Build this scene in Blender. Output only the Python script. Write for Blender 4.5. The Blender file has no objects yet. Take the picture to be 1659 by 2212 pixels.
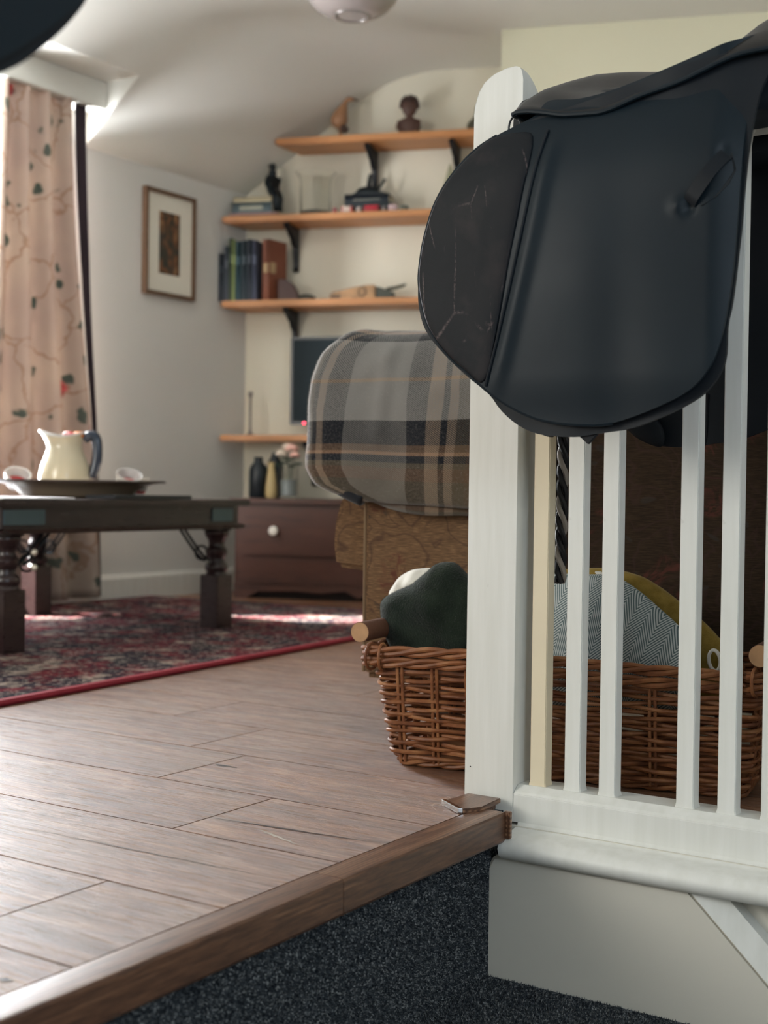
import bpy, bmesh, math, random
from mathutils import Vector, Matrix, noise, Euler
random.seed(7)
S = bpy.context.scene; COL = S.collection
R = math.radians; PI = math.pi

# ------------------------------------------------------------------ camera, world, lights, exposure
cam = bpy.data.cameras.new('camera'); co = bpy.data.objects.new('camera', cam); COL.objects.link(co)
yaw, pitch, roll = R(33.4), R(-.965), R(.75)
fw = Vector((-math.sin(yaw)*math.cos(pitch), math.cos(yaw)*math.cos(pitch), math.sin(pitch)))
rt = Vector((math.cos(yaw), math.sin(yaw), 0)); up = rt.cross(fw)
r2 = rt*math.cos(roll)+up*math.sin(roll); u2 = up*math.cos(roll)-rt*math.sin(roll)
m = Matrix((r2, u2, -fw)).transposed().to_4x4(); m.translation = Vector((.8725, -1.6046, .45)); co.matrix_world = m
cam.sensor_fit = 'VERTICAL'; cam.sensor_height = 36; cam.lens = 2861/2212*36
cam.dof.use_dof = True; cam.dof.focus_distance = 1.9; cam.dof.aperture_fstop = 4.6
cam.clip_start = .05
S.camera = co
S.view_settings.view_transform = 'Standard'; S.view_settings.look = 'None'
S.view_settings.exposure = 0.45; S.view_settings.gamma = 1; S.view_settings.use_curve_mapping = False
w = bpy.data.worlds.new('sky'); S.world = w; w.use_nodes = True
bg = w.node_tree.nodes['Background']; bg.inputs[0].default_value = (.86, .93, 1, 1); bg.inputs[1].default_value = 2.2
def sun(d, e, col):
    l = bpy.data.lights.new('sun', 'SUN'); l.energy = e; l.color = col; l.angle = R(.8)
    o = bpy.data.objects.new('sun', l); COL.objects.link(o); o.rotation_euler = Vector(d).to_track_quat('-Z', 'Y').to_euler()
    o.location = (-8, -4, 8)
def area(name, loc, d, sx, sy, power, col):
    l = bpy.data.lights.new(name, 'AREA'); l.shape = 'RECTANGLE'; l.size = sx; l.size_y = sy; l.energy = power; l.color = col
    o = bpy.data.objects.new(name, l); COL.objects.link(o); o.location = loc
    o.rotation_euler = Vector(d).to_track_quat('-Z', 'Z').to_euler(); return o
sun((.82, .55, -1), 38, (1, .95, .86))
area('dormer_daylight', (-3.18, 1.42, 1.12), (1, -.05, -.02), 1.5, 1.0, 245, (.97, .98, 1))
area('stairwell_daylight', (-1.9, -3.0, 1.35), (.75, 1, -.12), 1.5, 1.2, 58, (1, .97, .9))
area('landing_daylight', (2.45, -1.9, 1.3), (-1, .35, -.05), 1.0, 1.0, 20, (.72, .86, 1))

# ------------------------------------------------------------------ material helpers
MATS = {}
def nmat(name):
    mt = bpy.data.materials.new(name); mt.use_nodes = True; MATS[name] = mt
    nt = mt.node_tree; b = nt.nodes['Principled BSDF']
    return mt, nt, b
class N:
    def __init__(s, nt): s.nt = nt
    def new(s, t, **k):
        n = s.nt.nodes.new(t)
        for a, v in k.items(): setattr(n, a, v)
        return n
    def link(s, a, b): s.nt.links.new(a, b)
    def set(s, n, i, v):
        if hasattr(v, 'is_linked') or hasattr(v, 'links'): s.link(v, n.inputs[i])
        else: n.inputs[i].default_value = v
    def coord(s, kind='Object', scale=(1, 1, 1), rand=False):
        c = s.new('ShaderNodeTexCoord'); mp = s.new('ShaderNodeMapping'); mp.inputs['Scale'].default_value = scale
        s.link(c.outputs[kind], mp.inputs[0])
        if rand:
            oi = s.new('ShaderNodeObjectInfo'); mu = s.math('MULTIPLY', oi.outputs['Random'], 37.)
            cb = s.new('ShaderNodeCombineXYZ'); s.link(mu, cb.inputs[0]); s.link(mu, cb.inputs[1]); s.link(cb.outputs[0], mp.inputs['Location'])
        return mp.outputs[0]
    def math(s, op, a, b=None, c=None):
        n = s.new('ShaderNodeMath', operation=op); s.set(n, 0, a)
        if b is not None: s.set(n, 1, b)
        if c is not None: s.set(n, 2, c)
        return n.outputs[0]
    def sep(s, v):
        n = s.new('ShaderNodeSeparateXYZ'); s.link(v, n.inputs[0]); return n.outputs
    def noise(s, v, scale, detail=4, rough=.55, dist=0):
        n = s.new('ShaderNodeTexNoise'); s.link(v, n.inputs['Vector']); n.inputs['Scale'].default_value = scale
        n.inputs['Detail'].default_value = detail; n.inputs['Roughness'].default_value = rough; n.inputs['Distortion'].default_value = dist
        return n.outputs['Fac']
    def voro(s, v, scale, feature='F1', out='Distance', rnd=1):
        n = s.new('ShaderNodeTexVoronoi', feature=feature); s.link(v, n.inputs['Vector']); n.inputs['Scale'].default_value = scale
        n.inputs['Randomness'].default_value = rnd
        return n.outputs[out]
    def wave(s, v, scale, dist=0, detail=2, dscale=1, bands='X', prof='SIN'):
        n = s.new('ShaderNodeTexWave', bands_direction=bands, wave_profile=prof); s.link(v, n.inputs['Vector'])
        n.inputs['Scale'].default_value = scale; n.inputs['Distortion'].default_value = dist; n.inputs['Detail'].default_value = detail
        n.inputs['Detail Scale'].default_value = dscale; return n.outputs['Fac']
    def ramp(s, f, stops, mode='LINEAR'):
        n = s.new('ShaderNodeValToRGB'); s.link(f, n.inputs[0]); cr = n.color_ramp; cr.interpolation = mode
        while len(cr.elements) < len(stops): cr.elements.new(.5)
        for e, (p, c) in zip(cr.elements, sorted(stops, key=lambda q: q[0])):
            e.position = p
        for e, (p, c) in zip(cr.elements, sorted(stops, key=lambda q: q[0])):
            e.color = (*c, 1) if len(c) == 3 else c
        return n.outputs[0]
    def mix(s, f, a, b, mode='MIX'):
        n = s.new('ShaderNodeMix', data_type='RGBA', blend_type=mode); s.set(n, 0, f)
        for i, v in ((6, a), (7, b)):
            if isinstance(v, tuple): v = (*v[:3], 1)
            s.set(n, i, v)
        return n.outputs[2]
    def mapr(s, f, a, b, c=0., d=1.):
        n = s.new('ShaderNodeMapRange'); s.link(f, n.inputs[0])
        for i, v in enumerate((a, b, c, d)): n.inputs[i+1].default_value = v
        return n.outputs[0]
    def bump(s, b, h, strength=.3, dist=.002, prev=None):
        n = s.new('ShaderNodeBump'); s.link(h, n.inputs['Height']); n.inputs['Strength'].default_value = strength; n.inputs['Distance'].default_value = dist
        if prev is not None: s.link(prev, n.inputs['Normal'])
        if b is not None: s.link(n.outputs[0], b.inputs['Normal'])
        return n.outputs[0]
def simple(name, col, rough=.5, metal=0, bump=0, bscale=60, var=.12, coat=0, vs=6, sheen=0, spec=.5):
    if name in MATS: return MATS[name]
    mt, nt, b = nmat(name); k = N(nt); v = k.coord()
    f = k.noise(v, vs, 4)
    c = k.mix(k.mapr(f, .3, .7), tuple(x*(1-var) for x in col), tuple(min(1, x*(1+var)) for x in col))
    k.link(c, b.inputs['Base Color'])
    b.inputs['Roughness'].default_value = rough; b.inputs['Metallic'].default_value = metal
    b.inputs['Coat Weight'].default_value = coat; b.inputs['Sheen Weight'].default_value = sheen
    b.inputs['Specular IOR Level'].default_value = spec
    if bump: k.bump(b, k.noise(v, bscale, 5), bump, .002)
    return mt
def painted(name, col, rough=.85):
    mt, nt, b = nmat(name); k = N(nt); v = k.coord()
    c = k.mix(k.mapr(k.noise(v, 1.3, 3), .3, .7), tuple(x*.97 for x in col), tuple(min(1, x*1.02) for x in col))
    k.link(c, b.inputs['Base Color']); b.inputs['Roughness'].default_value = rough
    h = k.noise(v, 90, 4); k.bump(b, h, .12, .001)
    return mt
def gloss_paint():
    mt, nt, b = nmat('white_gloss_paint'); k = N(nt); v = k.coord(scale=(1, 1, .08))
    c = k.mix(k.mapr(k.noise(v, 60, 3), .3, .7), (.70, .70, .65), (.77, .77, .73))
    sp = k.mapr(k.noise(k.coord(), 38, 2), .76, .80)
    c = k.mix(k.math('MULTIPLY', sp, .25), c, (.36, .34, .30))
    k.link(c, b.inputs['Base Color']); b.inputs['Roughness'].default_value = .42
    k.bump(b, k.noise(v, 260, 3), .18, .0006); return mt
def wood(name, dark, mid, light, ax='X', rough=.4, scale=1., rnd=True, coat=0., bump=.25, gl=0):
    mt, nt, b = nmat(name); k = N(nt)
    sc = {'X': (1, 9, 9), 'Y': (9, 1, 9), 'Z': (9, 9, 1)}[ax]
    v = k.coord(scale=tuple(q*scale for q in sc), rand=rnd)
    f = k.noise(v, 2.6, 8, .62, .9); g = k.noise(v, 17, 6, .7, .3)
    h = k.math('ADD', k.math('MULTIPLY', f, .65), k.math('MULTIPLY', g, .35))
    c = k.ramp(h, [(.34, dark), (.47, mid), (.56, mid), (.68, light)])
    if rnd:
        oi = k.new('ShaderNodeObjectInfo')
        c = k.mix(k.mapr(oi.outputs['Random'], 0, 1, 0, .30), c, dark)
    k.link(c, b.inputs['Base Color'])
    k.link(k.mapr(g, .3, .7, rough-.08-gl, rough+.12), b.inputs['Roughness'])
    b.inputs['Coat Weight'].default_value = coat; b.inputs['Coat Roughness'].default_value = .25
    k.bump(b, g, bump, .0012)
    return mt

# ------------------------------------------------------------------ geometry helpers
class MB:
    def __init__(s): s.v = []; s.f = []; s.uv = None
    def add(s, vs, fs):
        o = len(s.v); s.v += [tuple(p) for p in vs]; s.f += [tuple(i+o for i in f) for f in fs]
    def box(s, x0, x1, y0, y1, z0, z1, M=None):
        vs = [Vector((x, y, z)) for z in (z0, z1) for y in (y0, y1) for x in (x0, x1)]
        if M: vs = [M @ p for p in vs]
        s.add(vs, [(0, 2, 3, 1), (4, 5, 7, 6), (0, 1, 5, 4), (2, 6, 7, 3), (0, 4, 6, 2), (1, 3, 7, 5)])
    def prism(s, poly, a0, a1, axis='y', M=None):
        n = len(poly)
        def P(u, v, a): return {'y': (u, a, v), 'x': (a, u, v), 'z': (u, v, a)}[axis]
        vs = [Vector(P(u, v, a)) for a in (a0, a1) for u, v in poly]
        if M: vs = [M @ p for p in vs]
        s.add(vs, [tuple(range(n)), tuple(range(2*n-1, n-1, -1))]+[(i, i+n, (i+1) % n+n, (i+1) % n) for i in range(n)])
    def tube(s, pts, r, seg=8, closed=False, cap=True):
        pts = [Vector(p) for p in pts]; n = len(pts)
        rr = r if hasattr(r, '__len__') else [r]*n
        vs = []; prev = None
        for i, p in enumerate(pts):
            if closed: t = pts[(i+1) % n]-pts[i-1]
            else: t = pts[min(i+1, n-1)]-pts[max(i-1, 0)]
            t.normalize()
            if prev is None:
                a = Vector((0, 0, 1)) if abs(t.z) < .9 else Vector((1, 0, 0)); u = t.cross(a).normalized()
            else:
                u = (prev-t*prev.dot(t)); u = u.normalized() if u.length > 1e-6 else t.orthogonal().normalized()
            prev = u; w_ = t.cross(u)
            for j in range(seg):
                a = 2*PI*j/seg; vs.append(p+(u*math.cos(a)+w_*math.sin(a))*rr[i])
        fs = []
        for i in range(n if closed else n-1):
            k = (i+1) % n
            for j in range(seg): fs.append((i*seg+j, i*seg+(j+1) % seg, k*seg+(j+1) % seg, k*seg+j))
        if not closed and cap: fs += [tuple(range(seg-1, -1, -1)), tuple(range((n-1)*seg, n*seg))]
        s.add(vs, fs)
    def lathe(s, prof, c=(0, 0, 0), seg=32, M=None, shape=None):
        vs = []; n = len(prof)
        for r, z in prof:
            for j in range(seg):
                a = 2*PI*j/seg; p = Vector((r*math.cos(a), r*math.sin(a), z))
                if shape: p = shape(p, a)
                p = p+Vector(c); vs.append(M @ p if M else p)
        fs = [(i*seg+j, i*seg+(j+1) % seg, (i+1)*seg+(j+1) % seg, (i+1)*seg+j) for i in range(n-1) for j in range(seg)]
        if prof[0][0] > 1e-5: fs.append(tuple(range(seg-1, -1, -1)))
        if prof[-1][0] > 1e-5: fs.append(tuple(range((n-1)*seg, n*seg)))
        s.add(vs, fs)
    def ell(s, c, r, seg=16, rings=10, M=None):
        vs = []; 
        for i in range(rings+1):
            t = PI*i/rings
            for j in range(seg):
                a = 2*PI*j/seg; p = Vector((c[0]+r[0]*math.sin(t)*math.cos(a), c[1]+r[1]*math.sin(t)*math.sin(a), c[2]+r[2]*math.cos(t)))
                vs.append(M @ p if M else p)
        s.add(vs, [(i*seg+j, (i+1)*seg+j, (i+1)*seg+(j+1) % seg, i*seg+(j+1) % seg) for i in range(rings) for j in range(seg)])
    def build(s, name, mat, parent=None, smooth=False, bevel=0, loc=None, rz=0, merge=True, uvs=None, angle=40):
        me = bpy.data.meshes.new(name); me.from_pydata(s.v, [], s.f)
        if uvs is not None:
            lay = me.uv_layers.new(name='UVMap')
            for l in me.loops: lay.data[l.index].uv = uvs[l.vertex_index]
        bm = bmesh.new(); bm.from_mesh(me)
        if merge and uvs is None: bmesh.ops.remove_doubles(bm, verts=bm.verts, dist=1e-5)
        if bevel:
            es = [e for e in bm.edges if len(e.link_faces) == 2 and e.calc_face_angle() > .6]
            bmesh.ops.bevel(bm, geom=es, offset=bevel, segments=2, affect='EDGES', clamp_overlap=True)
        bmesh.ops.recalc_face_normals(bm, faces=bm.faces)
        bm.to_mesh(me); bm.free()
        me.materials.append(mat)
        if smooth or bevel:
            me.shade_smooth()
            try: me.set_sharp_from_angle(angle=R(angle))
            except Exception: pass
        o = bpy.data.objects.new(name, me); COL.objects.link(o)
        if parent: o.parent = parent
        if loc: o.location = loc
        if rz: o.rotation_euler.z = rz
        return o
def thing(name, label, cat, loc=(0, 0, 0), rz=0, group=None):
    o = bpy.data.objects.new(name, None); COL.objects.link(o); o.location = loc; o.rotation_euler.z = rz; o.empty_display_size = .05
    o['label'] = label; o['category'] = cat
    if group: o['group'] = group
    return o
def tag(o, label, cat, group=None):
    o['label'] = label; o['category'] = cat
    if group: o['group'] = group
    return o
def struct(o): o['kind'] = 'structure'; return o
def catmull(pts, n, closed=True):
    pts = [Vector(p) for p in pts]; m = len(pts); out = []
    segs = m if closed else m-1
    for i in range(segs):
        g = (lambda j: pts[j % m]) if closed else (lambda j: pts[max(0, min(m-1, j))])
        a, b, c, d = g(i-1), g(i), g(i+1), g(i+2)
        for t in (q/8 for q in range(8)):
            out.append(.5*((2*b)+(c-a)*t+(2*a-5*b+4*c-d)*t*t+(3*b-a-3*c+d)*t**3))
    if not closed: out.append(pts[-1])
    L = [0]
    k = len(out)
    for i in range(1, k+(1 if closed else 0)): L.append(L[-1]+(out[i % k]-out[i-1]).length)
    res = []; j = 0; cnt = n if closed else n-1
    for i in range(n):
        t = L[-1]*i/cnt
        while j < len(L)-2 and L[j+1] < t: j += 1
        f = (t-L[j])/max(1e-9, L[j+1]-L[j]); res.append(out[j % k].lerp(out[(j+1) % k], min(1, max(0, f))))
    return res
def slab(outline, depth, thick, n=150, rings=22, mb=None, uvs=None, center=None, inflate=None):
    """closed outline in (x,z); front surface y=depth(x,z,r); back surface y+thick; optionally inflated"""
    b = catmull([Vector((p[0], p[1])) for p in outline], n)
    c = center or (sum(p.x for p in b)/n, sum(p.y for p in b)/n)
    c = Vector(c); mb = mb or MB(); vs = []; fs = []
    rs = [0]+[1-(1-i/rings)**1.6 for i in range(1, rings+1)]
    def layer(back):
        base = len(vs)
        for ri, r in enumerate(rs):
            for j in range(n if ri else 1):
                p = c+(b[j]-c)*r
                y = depth(p.x, p.y, r)
                if inflate: y = y-inflate*math.sqrt(max(0, 1-r**2.4)) if not back else depth(p.x, p.y, r)+inflate*math.sqrt(max(0, 1-r**2.4))
                elif back: y += thick
                vs.append((p.x, y, p.y))
        for j in range(n):
            a, d = base+1+j, base+1+(j+1) % n
            fs.append((base, d, a) if not back else (base, a, d))
        for ri in range(1, rings):
            for j in range(n):
                q = base+1+(ri-1)*n; k2 = (j+1) % n
                f = (q+j, q+k2, q+n+k2, q+n+j); fs.append(f if not back else f[::-1])
        return base+1+(rings-1)*n
    e0 = layer(False); e1 = layer(True)
    for j in range(n): fs.append((e0+j, e0+(j+1) % n, e1+(j+1) % n, e1+j))
    mb.add(vs, fs); return mb
def lerp_tab(tab, x):
    if x <= tab[0][0]: return tab[0][1]
    for (a, b), (c, d) in zip(tab, tab[1:]):
        if x <= c: return b+(d-b)*(x-a)/(c-a)
    return tab[-1][1]
def sm(a, b, x):
    t = max(0, min(1, (x-a)/(b-a))); return t*t*(3-2*t)
def nz(x, y, z, s=1): return noise.noise(Vector((x*s, y*s, z*s)))

# ------------------------------------------------------------------ materials
paintW = gloss_paint()
wallL = painted('white_wall_emulsion', (.70, .70, .67)); wallB = painted('cream_wall_emulsion', (.72, .68, .56))
wallC = painted('pale_yellow_wall_emulsion', (.76, .74, .56)); ceilM = painted('ceiling_emulsion', (.74, .74, .69))
wallS = painted('stairwell_emulsion', (.66, .63, .55), .6)
def floor_mat():
    mt, nt, b = nmat('oak_floor_boards'); k = N(nt)
    v = k.coord(scale=(1, 7, 7), rand=True); v2 = k.coord(scale=(3.2, 42, 42), rand=True); oi = k.new('ShaderNodeObjectInfo')
    f = k.noise(v, 3.4, 7, .62, 1.2); g = k.noise(v2, 5.5, 8, .75, .5); w1 = k.noise(k.coord(rand=True), 5, 5, .6)
    h = k.math('ADD', k.math('MULTIPLY', f, .42), k.math('MULTIPLY', g, .58))
    c = k.ramp(h, [(.40, (.085, .031, .012)), (.47, (.175, .068, .027)), (.53, (.27, .112, .046)), (.61, (.42, .215, .105))])
    c = k.mix(k.mapr(w1, .50, .72, 0, .40), c, (.34, .22, .145))
    c = k.mix(k.mapr(oi.outputs['Random'], 0, 1, 0, .28), c, (.10, .045, .026))
    pore = k.mapr(k.noise(v2, 14, 3, .6), .60, .66); c = k.mix(k.math('MULTIPLY', pore, .75), c, (.035, .016, .010))
    k.link(c, b.inputs['Base Color'])
    k.link(k.mapr(k.math('ADD', k.math('MULTIPLY', g, .6), k.math('MULTIPLY', w1, .4)), .35, .62, .25, .55), b.inputs['Roughness'])
    b.inputs['Specular IOR Level'].default_value = .8; k.link(k.math('MULTIPLY', k.mapr(g, .42, .60, .35, 1.0), k.mapr(k.noise(v, 6, 6, .7), .38, .60, .45, 1.0)), b.inputs['Coat Weight']); k.link(k.mapr(k.noise(v2, 3, 5, .7), .35, .65, .22, .42), b.inputs['Coat Roughness'])
    fine = k.noise(k.coord(scale=(9, 60, 60), rand=True), 9, 4, .7)
    bp = k.bump(b, k.math('ADD', k.math('ADD', g, k.math('MULTIPLY', f, .7)), k.math('MULTIPLY', fine, 1.1)), 1.0, .0022); k.link(bp, b.inputs['Coat Normal']); return mt
plankM = floor_mat()
noseM = wood('stained_oak_nosing', (.055, .028, .018), (.15, .078, .046), (.27, .155, .095), 'Y', .42, 1.3, bump=.5)
shelfM = wood('orange_pine', (.36, .15, .05), (.52, .23, .08), (.62, .31, .13), 'X', .4, .6, rnd=False)
tableM = wood('dark_sheesham', (.012, .007, .008), (.028, .014, .014), (.06, .028, .024), 'Y', .3, 1, rnd=False, coat=.35)
chestM = wood('red_brown_chest_wood', (.035, .012, .008), (.078, .028, .017), (.12, .045, .027), 'X', .4, .7, rnd=False)
brk = simple('black_iron', (.012, .014, .017), .5, .3)
def carpet_mat():
    mt, nt, b = nmat('charcoal_carpet'); k = N(nt); v = k.coord()
    f = k.voro(v, 400, out='Color'); x = k.sep(f)[0]
    c = k.ramp(x, [(0, (.017, .021, .027)), (.45, (.046, .054, .063)), (.78, (.095, .104, .112)), (.95, (.27, .28, .28))])
    k.link(c, b.inputs['Base Color']); b.inputs['Roughness'].default_value = 1; b.inputs['Specular IOR Level'].default_value = .1
    k.bump(b, k.noise(v, 380, 3), .8, .003); return mt
carpetM = carpet_mat()
def nose_mat():
    mt, nt, b = nmat('stained_oak_nosing_grain'); k = N(nt); v = k.coord(scale=(1, .06, 1), rand=True)
    wv = k.wave(v, 46, 3.0, 3, 1.6, 'Z'); wx = k.wave(v, 60, 3.0, 3, 1.6, 'X'); g = k.noise(k.coord(scale=(30, 3, 30), rand=True), 7, 6, .7)
    h = k.math('ADD', k.math('MULTIPLY', k.math('MULTIPLY', wv, wx), .35), k.math('MULTIPLY', g, .65))
    c = k.ramp(h, [(.25, (.060, .025, .013)), (.40, (.135, .060, .030)), (.52, (.20, .097, .050)), (.70, (.31, .175, .10))]); k.link(c, b.inputs['Base Color'])
    b.inputs['Roughness'].default_value = .42; b.inputs['Specular IOR Level'].default_value = .5; b.inputs['Coat Weight'].default_value = .4; b.inputs['Coat Roughness'].default_value = .36; k.bump(b, h, .6, .0012); return mt
noseM = nose_mat()
def plaid_mat():
    mt, nt, b = nmat('brown_grey_plaid_wool'); k = N(nt)
    uvn = k.new('ShaderNodeTexCoord').outputs['UV']; o = k.sep(uvn); u, v = o[0], o[1]
    LG = (.235, .23, .22); TN = (.27, .16, .095); DK = (.008, .010, .015); OL = (.095, .075, .048); BG = (.33, .25, .185); BR = (.12, .072, .042)
    us = [(0, BR), (.035, OL), (.045, DK), (.055, BG), (.07, DK), (.109, LG), (.228, DK), (.268, BG), (.295, DK), (.306, BG), (.322, OL), (.345, BR), (.37, OL)]
    vs = [(0, OL), (.018, BR), (.04, OL), (.05, DK), (.060, TN), (.068, BR), (.080, DK), (.122, LG), (.196, BG), (.201, LG), (.278, DK), (.304, TN), (.322, OL), (.345, BG), (.37, DK), (.40, LG), (.52, DK), (.56, TN), (.60, OL), (.64, DK), (.68, LG)]
    us = [(a/.41, c) for a, c in us]; vs = [(a/.8, c) for a, c in vs]
    cu = k.ramp(k.math('FRACT', k.math('DIVIDE', k.math('MULTIPLY', u, 1.), .41)), us, 'CONSTANT')
    cv = k.ramp(k.math('DIVIDE', v, .8), vs, 'CONSTANT')
    tw = k.math('SINE', k.math('MULTIPLY', k.math('ADD', k.math('MULTIPLY', u, .75), v), 2*PI/.0036))
    fu = k.noise(uvn, 260, 3)
    f = k.mapr(k.math('ADD', tw, k.math('MULTIPLY', k.math('SUBTRACT', fu, .5), 1.5)), -1.1, .25)
    c = k.mix(f, cu, cv)
    c = k.mix(k.mapr(fu, .45, .75, 0, .14), c, (.30, .28, .27))
    k.link(c, b.inputs['Base Color']); b.inputs['Roughness'].default_value = .95; b.inputs['Sheen Weight'].default_value = .3; b.inputs['Sheen Roughness'].default_value = .5
    b.inputs['Specular IOR Level'].default_value = .1
    k.bump(b, k.math('ADD', tw, k.math('MULTIPLY', fu, 2.)), .35, .0012); return mt
plaidM = plaid_mat()
def tapestry_mat(name='brown_tapestry', q=1.):
    mt, nt, b = nmat(name); k = N(nt); v = k.coord(scale=(1, 1, 1))
    o = k.sep(v); cb = k.new('ShaderNodeCombineXYZ'); k.link(o[0], cb.inputs[0]); k.link(o[2], cb.inputs[1])
    dn = k.new('ShaderNodeTexNoise'); dn.inputs['Scale'].default_value = 11; dn.inputs['Detail'].default_value = 1; k.link(cb.outputs[0], dn.inputs[0]); vm = k.new('ShaderNodeVectorMath', operation='MULTIPLY_ADD'); k.link(dn.outputs['Color'], vm.inputs[0]); vm.inputs[1].default_value = (.13, .13, .13); k.link(cb.outputs[0], vm.inputs[2]); p = vm.outputs[0]
    thr = k.noise(k.coord(scale=(14, 14, 260)), 3, 3, .7)
    base = k.ramp(thr, [(.3, (.050*q, .028*q, .016*q)), (.5, (.10*q, .058*q, .030*q)), (.68, (.20*q, .12*q, .062*q))])
    vine = k.voro(p, 9, 'DISTANCE_TO_EDGE', rnd=.8); vf = k.mapr(k.math('ABSOLUTE', k.math('SUBTRACT', vine, .10)), .0, .03, 1, 0)
    c = k.mix(k.math('MULTIPLY', vf, .6), base, (.05, .025, .02))
    ring = k.voro(p, 9, 'F1', rnd=.8)
    rf = k.mapr(ring, .22, .28, 1, 0); pet = k.mapr(k.noise(p, 85, 3), .45, .6)
    c = k.mix(k.math('MULTIPLY', k.math('MULTIPLY', rf, pet), .65), c, (.105, .03, .022))
    lf = k.mapr(k.voro(p, 26, 'F1', rnd=1), .16, .22, 1, 0); cell = k.mapr(k.sep(k.voro(p, 26, 'F1', 'Color'))[0], .65, .66)
    c = k.mix(k.math('MULTIPLY', k.math('MULTIPLY', lf, cell), .55), c, (.04, .035, .03))
    k.link(c, b.inputs['Base Color']); b.inputs['Roughness'].default_value = .9; b.inputs['Sheen Weight'].default_value = .35
    b.inputs['Specular IOR Level'].default_value = .1
    k.bump(b, thr, .5, .001); return mt
tapM = tapestry_mat('brown_tapestry', 1.5)
def leather(name, c0, c1, rough=.36, scuff=.0, grain=.12):
    mt, nt, b = nmat(name); k = N(nt); v = k.coord()
    c = k.mix(k.mapr(k.noise(v, 7, 5), .35, .7), c0, c1)
    if scuff:
        for sc_, q_, th_, rt_ in ((9, .012, .50, .5), (21, .022, .54, -.4)):
            mp_ = k.new('ShaderNodeMapping'); mp_.inputs['Rotation'].default_value = (0, rt_, 0); mp_.inputs['Scale'].default_value = (1, 1, .4); k.link(v, mp_.inputs[0])
            dn = k.new('ShaderNodeTexNoise'); dn.inputs['Scale'].default_value = 9; k.link(mp_.outputs[0], dn.inputs[0]); vm = k.new('ShaderNodeVectorMath', operation='MULTIPLY_ADD'); k.link(dn.outputs['Color'], vm.inputs[0]); vm.inputs[1].default_value = (.05, .05, .05); k.link(mp_.outputs[0], vm.inputs[2])
            l = k.mapr(k.voro(vm.outputs[0], sc_, 'DISTANCE_TO_EDGE'), .0, q_, 1, 0); patch = k.mapr(k.noise(v, 11+sc_*.3, 3), th_, th_+.10); fr = k.mapr(k.noise(v, 260, 2), .35, .6)
            c = k.mix(k.math('MULTIPLY', k.math('MULTIPLY', l, patch), k.math('MULTIPLY', fr, scuff)), c, (.13, .10, .098))
        c = k.mix(k.math('MULTIPLY', k.mapr(k.noise(v, 16, 5), .5, .75), .35), c, (.055, .042, .04))
    k.link(c, b.inputs['Base Color'])
    k.link(k.mapr(k.noise(v, 9, 2), .3, .7, rough, rough+.05), b.inputs['Roughness']); b.inputs['Specular IOR Level'].default_value = .24
    g = k.voro(v, 900, 'F1'); k.bump(b, g, grain, .0004); return mt
saddleM = leather('black_leather', (.0035, .0098, .0155), (.0050, .0125, .0190), .46)
kneeM = leather('scuffed_black_leather', (.005, .0075, .0105), (.010, .0108, .0135), .60, .9, .2)
seatM = leather('worn_black_seat_leather', (.014, .015, .016), (.027, .024, .022), .42, 0, .15)
darkM = leather('matte_black_leather', (.005, .008, .012), (.008, .012, .017), .5)
def willow():
    mt, nt, b = nmat('willow_rods'); k = N(nt); v = k.coord(rand=True)
    oi = k.new('ShaderNodeObjectInfo')
    f = k.noise(v, 26, 4)
    c = k.ramp(f, [(.3, (.115, .038, .015)), (.5, (.25, .092, .033)), (.7, (.40, .185, .075))])
    c = k.mix(k.mapr(oi.outputs['Random'], 0, 1, 0, .35), c, (.14, .05, .025))
    k.link(c, b.inputs['Base Color']); b.inputs['Roughness'].default_value = .5; b.inputs['Specular IOR Level'].default_value = .35; k.bump(b, k.noise(v, 160, 3), .3, .001); return mt
willowM = willow()

# ------------------------------------------------------------------ room shell
XW = -2.88; ZK = 1.74; SL = .8; ZC = 2.24
RB = R(20); bd = Vector((.9396926, .3420201, 0)); bn = Vector((-.3420201, .9396926, 0)); CW = Vector((XW, 2.954, 0))
def bw(s, off, z): return CW+bd*s-bn*off+Vector((0, 0, z))
f = MB(); f.box(-3.0, -.045, -3.2, .14, -.03, -.012); f.box(-3.0, 2.6, .14, 4.6, -.03, -.012)
floor = struct(f.build('floor', simple('subfloor', (.03, .018, .012), .9)))
PW = .215; pk = {}
def plank(x0, x1, y0, y1):
    L = round(x1-x0, 3); Wd = round(y1-y0, 3)
    if (L, Wd) not in pk:
        b = MB(); b.box(-L/2+.0006, L/2-.0006, -Wd/2+.0006, Wd/2-.0006, -.012, 0)
        o = b.build('plank', plankM, floor, bevel=.0009); pk[(L, Wd)] = o.data
    else:
        o = bpy.data.objects.new('plank', pk[(L, Wd)]); COL.objects.link(o); o.parent = floor
    o.location = ((x0+x1)/2, (y0+y1)/2, 0); return o
known = {0: -.665, -1: -.54, -2: -.312, -3: -.9, -4: -.213, -5: -.75}
crackp = None
for k_ in range(-9, 15):
    y0 = .125+PW*k_; y1 = y0+PW
    xr = -.042 if k_ < 0 else 2.4
    jo = known.get(k_, -((k_*.53+.37) % 1.2))
    js = [jo+1.2*i for i in range(-3, 4)]
    xs = [-2.98]+[j for j in js if -2.9 < j < xr-.05]+[xr]
    if k_ == 0:
        xs = [-2.98]+[j for j in js if -2.9 < j < xr-.05]+[xr]
    for a, b_ in zip(xs, xs[1:]):
        if k_ == 0: pl = plank(a, b_, max(y0, .17) if a > -.11 else y0, y1)
        else: pl = plank(a, b_, y0, y1)
        if k_ == -2 and a > -.4: crackp = pl
        if k_ == 0 and b_ > 0: pass
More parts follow.
